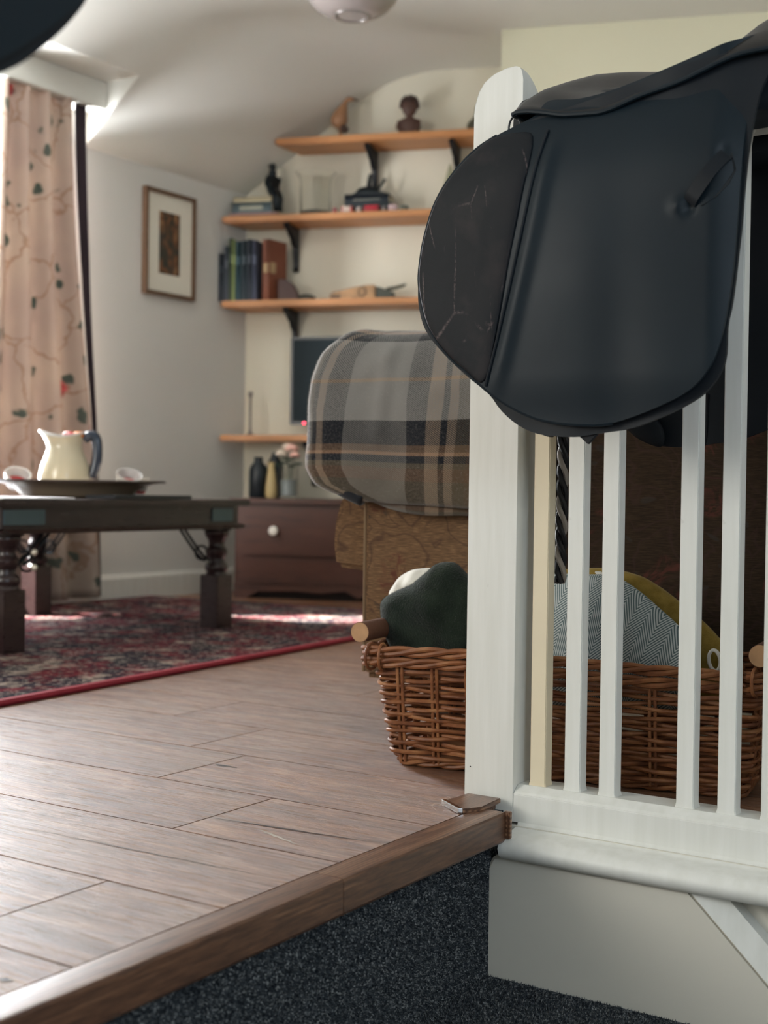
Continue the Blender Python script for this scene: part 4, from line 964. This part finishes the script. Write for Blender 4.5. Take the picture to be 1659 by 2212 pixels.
shelf(.650, .677, -.045, 1.18, 'lowest pine wall shelf, above the chest of drawers', (.33, 1.0), cut=.06)
def bt(name, label, cat, s, off, z, rz=0, group=None): return thing(name, label, cat, bw(s, off, z), RB+rz, group)
# top shelf items
z = 1.9325; o_ = .09
DK = bt('wooden_duck', 'slim carved wooden duck with a long neck on the top shelf', 'figurine', .445, o_, z)
dw = wood('carved_light_wood', (.20, .09, .04), (.33, .165, .08), (.42, .23, .12), 'Z', .5, 3, rnd=False)
b = MB(); c1 = [(0, 0, .03), (-.003, 0, .045), (-.002, 0, .07), (.004, 0, .10), (.014, 0, .125), (.020, 0, .145), (.028, 0, .162), (.040, 0, .173), (.052, 0, .172), (.060, 0, .168)]
b.tube(c1, [.016, .033, .037, .031, .022, .013, .010, .012, .012, .005], 16); b.v = [(p[0], p[1]*.8, .036+p[2]*.83) for p in b.v]; b.build('body', dw, DK, smooth=True)
b = MB(); b.tube([(.058, 0, .177), (.075, 0, .173), (.086, 0, .170)], [.006, .004, .001], 8); b.build('beak', simple('dark_beak', (.05, .03, .02), .4), DK, smooth=True)
for y in (-.014, .014):
    b = MB(); b.tube([(.004, y*1.2, .06), (.006, y*1.2, .006)], .004, 8); b.ell((.012, y, .004), (.016, .009, .004), 10, 6); b.build('leg', dw, DK, smooth=True)
b = MB(); b.tube([(.012, .0, .062), (.03, .0, .038)], [.018, .009], 10); b.ell((.016, -.002, .052), (.026, .02, .014), 12, 8); b.build('tail', simple('dark_brown_wood', (.06, .03, .02), .5), DK, smooth=True)
BU = bt('carved_bust', 'dark carved wooden bust of a curly-haired child on the top shelf', 'figurine', .75, o_, z)
buM = simple('dark_carved_wood', (.085, .040, .028), .5, bump=.5, bscale=60)
b = MB(); b.lathe([(0, 0), (.046, 0), (.047, .01), (.044, .03), (.048, .055), (.046, .068), (.035, .080), (.018, .086), (.016, .095), (.024, .102), (.032, .118), (.034, .135), (.030, .155), (.018, .167), (0, .17)], (0, 0, 0), 28, shape=lambda p, a: Vector((p.x, p.y*.72, p.z))); b.build('torso_and_head', buM, BU, smooth=True)
b = MB()
for q in range(46):
    a = q*2.4; zz = .130+.042*(q/46); r_ = .036*math.sqrt(max(.05, 1-((zz-.135)/.042)**2))
    if math.sin(a) < -.35 and zz < .15: continue
    b.ell((r_*math.cos(a), r_*.85*math.sin(a), zz), (.009, .009, .009), 8, 5)
b.build('curls', simple('darker_carved_hair', (.045, .024, .018), .6), BU, smooth=True)
b = MB(); b.ell((0, -.026, .122), (.005, .006, .007), 8, 5); b.ell((-.011, -.024, .133), (.004, .003, .003), 8, 5); b.ell((.011, -.024, .133), (.004, .003, .003), 8, 5); b.ell((0, -.023, .110), (.008, .003, .0025), 8, 5); b.build('face', buM, BU, smooth=True)
for sx_ in (-1, 1):
    b = MB(); b.tube([(sx_*.040, -.008, .070), (sx_*.046, -.018, .045), (sx_*.030, -.032, .022), (sx_*.01, -.036, .018)], [.010, .009, .008, .006], 10); b.build('arm', buM, BU, smooth=True)
SP = bt('spired_ornament', 'small dark round ornament with a pointed spire on the top shelf', 'ornament', 1.035, o_, z)
b = MB(); b.lathe([(0, 0), (.026, 0), (.030, .006), (.036, .02), (.038, .035), (.032, .052), (.018, .066), (.008, .078), (.005, .10), (.001, .125)], (0, 0, 0), 24); b.build('body', simple('dark_olive_pot', (.06, .06, .035), .4, bump=.6, bscale=40, var=.5, vs=40), SP, smooth=True)
# second shelf
z = 1.6115
def book_flat(s0, s1, off0, off1, z0, z1, cov, pag, name, label, grp='flat books on the second shelf', rz=0):
    t = bt(name, label, 'book', (s0+s1)/2, (off0+off1)/2, z0, rz, grp); w_ = s1-s0; d_ = off1-off0; h = z1-z0
    b = MB(); b.box(-w_/2, w_/2, -d_/2, d_/2, 0, .0025); b.box(-w_/2, w_/2, -d_/2, d_/2, h-.0025, h); b.box(-w_/2, w_/2, -d_/2, -d_/2+.003, 0, h); b.build('cover', cov, t, bevel=.0008)
    b = MB(); b.box(-w_/2+.004, w_/2-.004, -d_/2+.003, d_/2-.004, .0025, h-.0025); b.build('pages', pag, t)
    return t
pagM = simple('book_pages', (.62, .58, .46), .9); 
book_flat(-.02, .195, .025, .17, z, z+.016, simple('dusty_pink_cover', (.42, .27, .26), .7), pagM, 'book', 'flat pinkish book at the bottom of the stack on the second shelf')
tb = book_flat(-.01, .170, .03, .165, z+.0165, z+.062, simple('slate_teal_cover', (.09, .13, .15), .6), pagM, 'book', 'thick slate-teal book in the middle of the stack on the second shelf')
b = MB(); b.box(-.055, .05, -.0690, -.0674, .012, .030); b.build('title_band', simple('faded_gilt', (.30, .31, .25), .5), tb)
book_flat(-.005, .165, .035, .16, z+.0625, z+.086, simple('cream_cover', (.55, .48, .32), .7), pagM, 'book', 'cream book on top of the stack on the second shelf')
FG = bt('seated_figurine', 'black bronze figurine sitting on the edge of the book stack, second shelf', 'figurine', .148, .09, z+.0865)
bm_ = simple('black_bronze', (.010, .017, .022), .3, .4)
me = bpy.data.meshes.new('body'); J = [(0, 0, .022), (-.004, 0, .055), (-.002, 0, .085), (0, 0, .100), (0, 0, .128), (.0, -.022, .088), (.004, -.034, .060), (.028, -.034, .040), (-.0, .022, .088), (-.012, .032, .062), (-.004, .030, .030), (.018, -.012, .018), (.044, -.014, .012), (.046, -.014, -.032), (.040, -.012, -.060), (.018, .012, .018), (.040, .012, .004), (.034, .012, -.040), (.052, .012, -.055)]
E_ = [(0, 1), (1, 2), (2, 3), (3, 4), (2, 5), (5, 6), (6, 7), (2, 8), (8, 9), (9, 10), (0, 11), (11, 12), (12, 13), (13, 14), (0, 15), (15, 16), (16, 17), (17, 18)]
rad = [.020, .017, .021, .009, .015, .011, .008, .006, .011, .008, .006, .014, .010, .008, .006, .014, .010, .008, .005]
me.from_pydata(J, E_, []); me.materials.append(bm_); o = bpy.data.objects.new('body', me); COL.objects.link(o); o.parent = FG
sk = o.modifiers.new('skin', 'SKIN'); sk.use_smooth_shade = True
for i, r_ in enumerate(rad): me.skin_vertices[0].data[i].radius = (r_*1.75, r_*1.75)
FG.rotation_euler.z += R(-35)
me.skin_vertices[0].data[0].use_root = True; o.modifiers.new('sub', 'SUBSURF').levels = 2; o.modifiers['sub'].render_levels = 2
b = MB(); b.ell((0, 0, .137), (.016, .015, .019), 16, 10); b.ell((-.010, 0, .145), (.012, .013, .011), 12, 8); b.build('head', bm_, FG, smooth=True)
glassM, nt, bs = nmat('clear_glass'); bs.inputs['Transmission Weight'].default_value = 1; bs.inputs['Roughness'].default_value = .02; bs.inputs['IOR'].default_value = 1.14; bs.inputs['Base Color'].default_value = (.98, .985, .975, 1)
GV = bt('glass_vase', 'large clear glass hurricane vase with a flared rim on the second shelf', 'vase', .345, .10, z)
b = MB(); b.lathe([(0, 0), (.062, 0), (.066, .006), (.066, .15), (.070, .168), (.082, .186), (.088, .192), (.085, .194), (.077, .185), (.067, .168), (.063, .15), (.063, .012), (0, .010)], (0, 0, 0), 40); b.build('body', glassM, GV, smooth=True)
b = MB(); b.lathe([(0, .0105), (.060, .0105), (.061, .022), (0, .026)], (0, 0, 0), 30); b.build('base_fill', simple('grey_pebbles', (.10, .10, .09), .8, bump=.8, bscale=80), GV, smooth=True)
TY = bt('display_tray', 'low dark tray carrying small coloured tins on the second shelf', 'tray', .61, .10, z)
b = MB(); b.box(-.185, .185, -.045, .06, 0, .007); b.build('board', brk, TY, bevel=.002)
tins = [(-.172, .014, (.42, .10, .12), 'tiny dusky red tin at the left end of the tray'), (-.118, .046, (.75, .60, .52), 'wide white tin with red ends on the tray'), (-.066, .017, (.60, .52, .48), 'tiny white tin between the two wide ones on the tray'), (-.010, .062, (.48, .025, .045), 'wide crimson tin in the middle of the tray'), (.042, .016, (.22, .19, .19), 'tiny grey tin right of the crimson one on the tray'), (.082, .036, (.62, .46, .47), 'pale pink tin near the right end of the tray'), (.130, .030, (.12, .13, .10), 'dark olive tin at the right end of the tray')]
for i, (s, w_, c_, l) in enumerate(tins):
    t = thing('tin', l, 'tin', bw(.61+s, .122, z+.0075), RB, 'painted tins on the tray'); M_ = Matrix.Rotation(R(90), 4, 'Y')
    b = MB(); h = .032 if w_ > .03 else .026; r_ = h/2
    b.tube([(-w_/2, 0, r_), (-w_/2+.002, 0, r_), (w_/2-.002, 0, r_), (w_/2, 0, r_)], [r_*.9, r_, r_, r_*.9], 20); b.build('body', simple('tin_paint_%d' % i, c_, .35), t, smooth=True, angle=40)
    if w_ > .04:
        for e in (-1, 1):
            b = MB(); b.tube([(e*(w_/2-.006), 0, r_), (e*(w_/2+.0005), 0, r_)], r_*1.03, 20); b.build('end_cap', simple('tin_end_%d' % i, (.55, .09, .08) if i == 1 else (.36, .02, .03), .35), t, smooth=True, angle=40)
dkb = simple('dark_teal_cover', (.018, .032, .038), .5)
book_flat(.475, .685, .020, .105, z+.0072, z+.052, dkb, pagM, 'book', 'lower dark book under the black model on the second shelf')
bb = book_flat(.478, .672, .020, .12, z+.0525, z+.088, simple('dark_navy_cover', (.014, .022, .032), .5), pagM, 'book', 'upper dark navy book with a gilt line under the black model')
b = MB(); b.box(-.06, .06, -.0515, -.0498, .010, .013); b.build('gilt_line', simple('faded_gilt', (.3, .3, .2), .5), bb)
BM2 = bt('black_model', 'small black cast metal model with a raised arm on the dark books', 'ornament', .578, .07, z+.0885)
b = MB(); b.box(-.07, .07, -.03, .03, 0, .012); b.build('plinth', bm_, BM2, bevel=.004)
b = MB(); b.lathe([(0, .012), (.05, .012), (.047, .024), (.035, .034), (.02, .040), (0, .042)], (-.01, 0, 0), 20, shape=lambda p, a: Vector((p.x*1.1, p.y*.5, p.z))); b.build('hull', bm_, BM2, smooth=True)
b = MB(); b.tube([(-.005, 0, .03), (-.003, 0, .07), (0, 0, .095)], [.012, .009, .006], 10); b.build('mast', bm_, BM2, smooth=True)
b = MB(); b.tube([(.030, 0, .025), (.048, 0, .045), (.062, 0, .066), (.068, 0, .072)], [.005, .006, .007, .003], 8); b.build('arm', bm_, BM2, smooth=True)
CO = bt('cone_ornament', 'pale sage cone shaped ornament half hidden behind the saddle', 'ornament', .93, .10, z)
b = MB(); b.lathe([(0, 0), (.045, 0), (.048, .01), (.040, .06), (.028, .11), (.018, .15), (.012, .175), (.004, .20), (0, .205)], (0, 0, 0), 24); b.build('body', simple('sage_glaze', (.33, .33, .22), .5, bump=.5, bscale=30), CO, smooth=True)
# third shelf books
z = 1.2505
bks = [(-.050, .024, .205, .085, (.010, .018, .030), 'black-blue upright book, leftmost in the row on the third shelf'), (-.027, .020, .235, .10, (.050, .062, .085), 'slate grey upright book, second from the left on the third shelf'),
       (-.009, .014, .270, .12, (.035, .060, .030), 'tall dark green upright book in the row on the third shelf'), (.006, .014, .262, .12, (.22, .28, .10), 'thin pale green upright book on the third shelf'),
       (.026, .024, .255, .14, (.010, .045, .060), 'teal upright book right of the pale green one'), (.052, .026, .258, .14, (.012, .028, .040), 'dark petrol upright book in the row on the third shelf'),
       (.078, .024, .262, .14, (.014, .022, .036), 'black-navy upright book in the row on the third shelf'), (.101, .020, .258, .14, (.045, .055, .095), 'blue-grey upright book beside the large tan-red one')]
for i, (s, w_, h, d_, c_, l) in enumerate(bks):
    t = thing('book', l, 'book', bw(s+.0, .185-d_/2-.005, z), RB, 'upright books on the third shelf'); cm = simple('book_cloth_%d' % i, c_, .6)
    b = MB(); b.box(-w_/2+.0006, w_/2-.0006, -d_/2, -d_/2+.003, 0, h); b.box(-w_/2+.0006, -w_/2+.003, -d_/2, d_/2, 0, h); b.box(w_/2-.003, w_/2-.0006, -d_/2, d_/2, 0, h); b.build('cover', cm, t, bevel=.0006)
    b = MB(); b.box(-w_/2+.003, w_/2-.003, -d_/2+.003, d_/2-.003, .003, h-.005); b.build('pages', pagM, t)
    b = MB(); b.box(-w_*.3, w_*.3, -d_/2-.0008, -d_/2+.0002, h*.6, h*.75); b.build('title_label', simple('spine_label_%d' % i, tuple(min(1, q*1.5+.015) for q in c_), .6), t)
t = thing('book', 'large rust-red book with a pale patch at the right end of the row', 'book', bw(.170, .115, z), RB-R(22), 'upright books on the third shelf')
b = MB(); b.box(-.018, .018, -.060, -.056, 0, .262); b.box(-.018, -.014, -.060, .060, 0, .262); b.box(.014, .018, -.060, .060, 0, .262); b.build('cover', simple('rust_red_cloth', (.20, .062, .032), .6), t, bevel=.001)
b = MB(); b.box(-.014, .014, -.056, .056, .004, .255); b.build('pages', pagM, t)
b = MB(); b.box(-.012, .014, -.0612, -.0598, .12, .16); b.box(.0175, .0188, -.050, -.015, .12, .165); b.build('title_label', simple('pale_title', (.45, .32, .18), .6), t)
BE = bt('bookend', 'dark brown rounded wooden bookend leaning against the rust-red book', 'bookend', .240, .125, z)
b = MB(); b.prism([(-.045, 0), (.045, 0), (.045, .012), (.040, .040), (.022, .072), (-.005, .092), (-.030, .096), (-.045, .094)], -.018, .018, 'y'); b.build('block', simple('dark_mahogany', (.07, .028, .022), .5), BE, bevel=.005)
ST2 = bt('pebble', 'smooth dark grey-green stone beside the bookend', 'stone', .315, .12, z); b = MB(); b.ell((0, 0, .014), (.042, .026, .017), 20, 10); b.v = [(p[0], p[1], max(0, p[2])) for p in b.v]; b.build('body', simple('dark_stone', (.06, .06, .05), .6), ST2, smooth=True)
CR = bt('carved_animal', 'long low carved wooden animal with a dark tail on the third shelf', 'figurine', .575, .11, z)
b = MB(); b.prism([(-.155, 0), (.045, 0), (.045, .066), (.0, .064), (-.06, .055), (-.11, .044), (-.15, .036), (-.16, .02)], -.018, .018, 'y'); b.build('body', simple('blond_carved_wood', (.42, .24, .11), .5, bump=.6, bscale=50, var=.35, vs=30), CR, bevel=.006)
b = MB(); b.box(-.155, -.10, -.019, .019, 0, .030); b.build('jaw', simple('dark_jaw', (.10, .06, .03), .5), CR, bevel=.006)
b = MB(); b.tube([(-.012+.016*math.cos(a), -.0188, .036+.020*math.sin(a)) for a in [2*PI*i/18 for i in range(18)]], .003, 5, closed=True); b.build('ring_mark', simple('dark_jaw', (.1, .06, .03), .5), CR, smooth=True)
b = MB(); b.prism([(.046, 0), (.12, 0), (.125, .03), (.09, .045), (.05, .058)], -.014, .014, 'y'); b.tube([(.09, 0, .045), (.13, 0, .052), (.16, 0, .060), (.175, 0, .066)], [.008, .007, .007, .004], 8); b.build('tail', simple('dark_olive_wood', (.045, .05, .035), .5), CR, bevel=.003)
# TV, lowest shelf
z = .6775
TV = bt('television', 'black flat television standing on the lowest wall shelf behind the plaid blanket', 'television', .62, .10, z)
b = MB(); b.box(-.365, .365, -.045, -.012, .045, .42); b.build('bezel', simple('black_gloss_plastic', (.008, .012, .016), .3), TV, bevel=.004)
b = MB(); b.box(-.353, .353, -.0465, -.0448, .060, .408); b.build('screen', simple('dark_screen', (.012, .022, .028), .42, spec=.12), TV)
b = MB(); b.box(-.04, .04, -.03, .01, .012, .06); b.box(-.15, .15, -.075, .075, 0, .013); b.build('stand', brk, TV, bevel=.003)
em, nt, bs = nmat('red_standby_light'); bs.inputs['Emission Color'].default_value = (1, .05, .1, 1); bs.inputs['Emission Strength'].default_value = 6; bs.inputs['Base Color'].default_value = (.8, .02, .05, 1)
b = MB(); b.ell((-.300, -.047, .052), (.005, .002, .005), 10, 6); b.build('standby_light', em, TV, smooth=True)
CN = bt('candlestick', 'slim grey metal candlestick at the left of the lowest shelf', 'candlestick', .062, .10, z); b = MB(); b.lathe([(0, 0), (.022, 0), (.022, .004), (.008, .010), (.0055, .03), (.0055, .165), (.009, .17), (.011, .185), (.009, .19), (0, .19)], (0, 0, 0), 18); b.build('stem', simple('pewter', (.20, .18, .17), .4, .5), CN, smooth=True)
# chest of drawers
CH = thing('chest_of_drawers', 'low red-brown wooden chest of drawers with a white knob against the back wall', 'chest', bw(0, 0, 0), RB)
b = MB(); b.box(.12, 1.17, -.44, -.02, .05, .385); b.build('carcass', chestM, CH, bevel=.003)
b = MB(); b.box(.095, 1.18, -.465, -.016, .385, .408); b.build('top', chestM, CH, bevel=.006)
drw = []
for z0, z1 in ((.175, .372), (.062, .163)):
    for s0, s1 in ((.16, 1.13),):
        b = MB(); b.box(s0, s1, -.452, -.440, z0, z1); d = b.build('drawer', chestM, CH, bevel=.004); drw.append(d)
kn = simple('white_china_knob', (.85, .82, .74), .2, coat=.5, var=.02)
for i, s in ((0, .295), (0, .99)):
    b = MB(); M_ = Matrix.Translation((s, -.452, .277)) @ Matrix.Rotation(R(90), 4, 'X'); b.lathe([(.009, 0), (.007, .008), (.016, .014), (.020, .022), (.016, .030), (0, .033)], (0, 0, 0), 20, M=M_); b.build('knob', kn, drw[i], smooth=True)
b = MB(); pr = [(.12, .0), (.12, .062), (1.17, .062), (1.17, 0), (1.12, 0), (1.08, .03), (.92, .034), (.80, .028), (.70, .040), (.645, .012), (.59, .040), (.49, .028), (.38, .034), (.22, .030), (.17, 0)]; b.prism(pr, -.446, -.43, 'y'); b.build('plinth', chestM, CH)
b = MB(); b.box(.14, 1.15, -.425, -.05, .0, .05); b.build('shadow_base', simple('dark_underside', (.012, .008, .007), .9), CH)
zc = .4085
BO = bt('dark_bottle', 'stout black stoneware bottle at the left on the chest', 'bottle', .150, .24, zc, 0, 'black bottles on the chest'); b = MB(); b.lathe([(0, 0), (.036, 0), (.040, .006), (.040, .115), (.034, .135), (.020, .148), (.017, .165), (.020, .172), (0, .172)], (0, 0, 0), 24); b.build('body', simple('black_stoneware', (.010, .016, .022), .35), BO, smooth=True)
B2 = bt('dark_bottle', 'taller narrow black bottle behind the stout one on the chest', 'bottle', .19, .14, zc, 0, 'black bottles on the chest'); b = MB(); b.lathe([(0, 0), (.030, 0), (.032, .006), (.032, .15), (.02, .17), (.013, .19), (.015, .195), (0, .195)], (0, 0, 0), 20); b.build('body', simple('black_stoneware', (.01, .016, .022), .35), B2, smooth=True)
YV = bt('yellow_vase', 'small pale yellow vase on the chest beside the glass vase', 'vase', .217, .27, zc); b = MB(); b.lathe([(0, 0), (.020, 0), (.026, .01), (.025, .05), (.018, .10), (.013, .135), (.016, .15), (0, .15)], (0, 0, 0), 20); b.build('body', simple('pale_yellow_glaze', (.55, .42, .20), .4), YV, smooth=True)
GL = bt('flower_vase', 'clear glass vase holding pale pink and cream flowers on the chest', 'vase', .287, .25, zc)
b = MB(); b.lathe([(0, 0), (.036, 0), (.038, .004), (.038, .14), (.036, .14), (.036, .008), (0, .006)], (0, 0, 0), 28); b.build('body', glassM, GL, smooth=True)
b = MB(); b.lathe([(0, .0085), (.034, .0085), (.034, .08), (0, .08)], (0, 0, 0), 24); b.build('water', simple('cloudy_water', (.25, .28, .28), .1), GL, smooth=True)
grn = simple('dark_leaf', (.02, .045, .025), .6)
pc = simple('cream_petals', (.72, .62, .50), .7); pp_ = simple('blush_petals', (.72, .42, .34), .7)
for i, (dx, dy, dz, r_, m_, l) in enumerate(((-.030, -.01, .175, .030, pc, 'cream flower, lower left of the bouquet on the chest'), (.012, .0, .198, .033, pp_, 'blush pink flower at the upper right of the bouquet'), (-.012, .02, .205, .028, pc, 'cream flower at the top left of the bouquet'), (.030, -.015, .170, .026, pp_, 'small blush flower, lower right of the bouquet'))):
    t = bt('cut_flower', l, 'flower', .287, .25, zc+.0095, 0, 'cut flowers in the glass vase')
    b = MB()
    for q in range(22):
        a = q*2.4; rr_ = r_*.62*math.sqrt(q/22); b.ell((dx+rr_*math.cos(a), dy+rr_*math.sin(a), dz+r_*.4*(1-q/22)), (r_*.34, r_*.34, r_*.3), 8, 5)
    b.build('petals', m_, t, smooth=True); b = MB(); b.tube([(dx*.3, dy*.3, .0), (dx*.6, dy*.6, .1), (dx, dy, dz)], .0018, 5); b.ell((dx+.012, dy+.01, dz-.035), (.022, .012, .005), 10, 6); b.ell((dx-.012, dy-.006, dz-.045), (.018, .010, .005), 10, 6); b.build('stem', grn, t, smooth=True)

# ------------------------------------------------------------------ ceiling lamp
CL = thing('ceiling_lamp', 'smoky glass dome ceiling lamp at the top of the frame', 'lamp', (-1.775, 2.17, 0)); CL.scale = (1.08, 1.08, 1)
smoke, nt, bs = nmat('smoky_ribbed_glass'); bs.inputs['Base Color'].default_value = (.50, .44, .42, 1); bs.inputs['Roughness'].default_value = .18; bs.inputs['Coat Weight'].default_value = .6; bs.inputs['Transmission Weight'].default_value = .35
b = MB(); b.lathe([(.056, 2.086), (.062, 2.086), (.085, 2.093), (.115, 2.110), (.138, 2.135), (.150, 2.165), (.150, 2.19), (.14, 2.215), (.10, 2.225), (.10, 2.222), (.136, 2.208), (.144, 2.17), (.134, 2.14), (.112, 2.115), (.083, 2.098), (.056, 2.090)], (0, 0, 0), 56); b.build('shade', smoke, CL, smooth=True)
b = MB(); b.lathe([(0, 2.089), (.046, 2.089), (.050, 2.093), (.046, 2.10), (0, 2.10)], (0, 0, 0), 32); b.build('diffuser', simple('frosted_diffuser', (.8, .8, .72), .4), CL, smooth=True)
b = MB(); b.tube([(.053*math.cos(a), .053*math.sin(a), 2.088) for a in [2*PI*i/40 for i in range(40)]], .005, 8, closed=True); b.build('ring', simple('brushed_nickel', (.35, .33, .32), .35, .9), CL, smooth=True)
b = MB(); b.lathe([(0, 2.10), (.012, 2.10), (.012, 2.21), (.06, 2.215), (.06, 2.2395), (0, 2.2395)], (0, 0, 0), 24); b.build('ceiling_rose', simple('white_plastic', (.8, .8, .77), .5), CL, smooth=True)
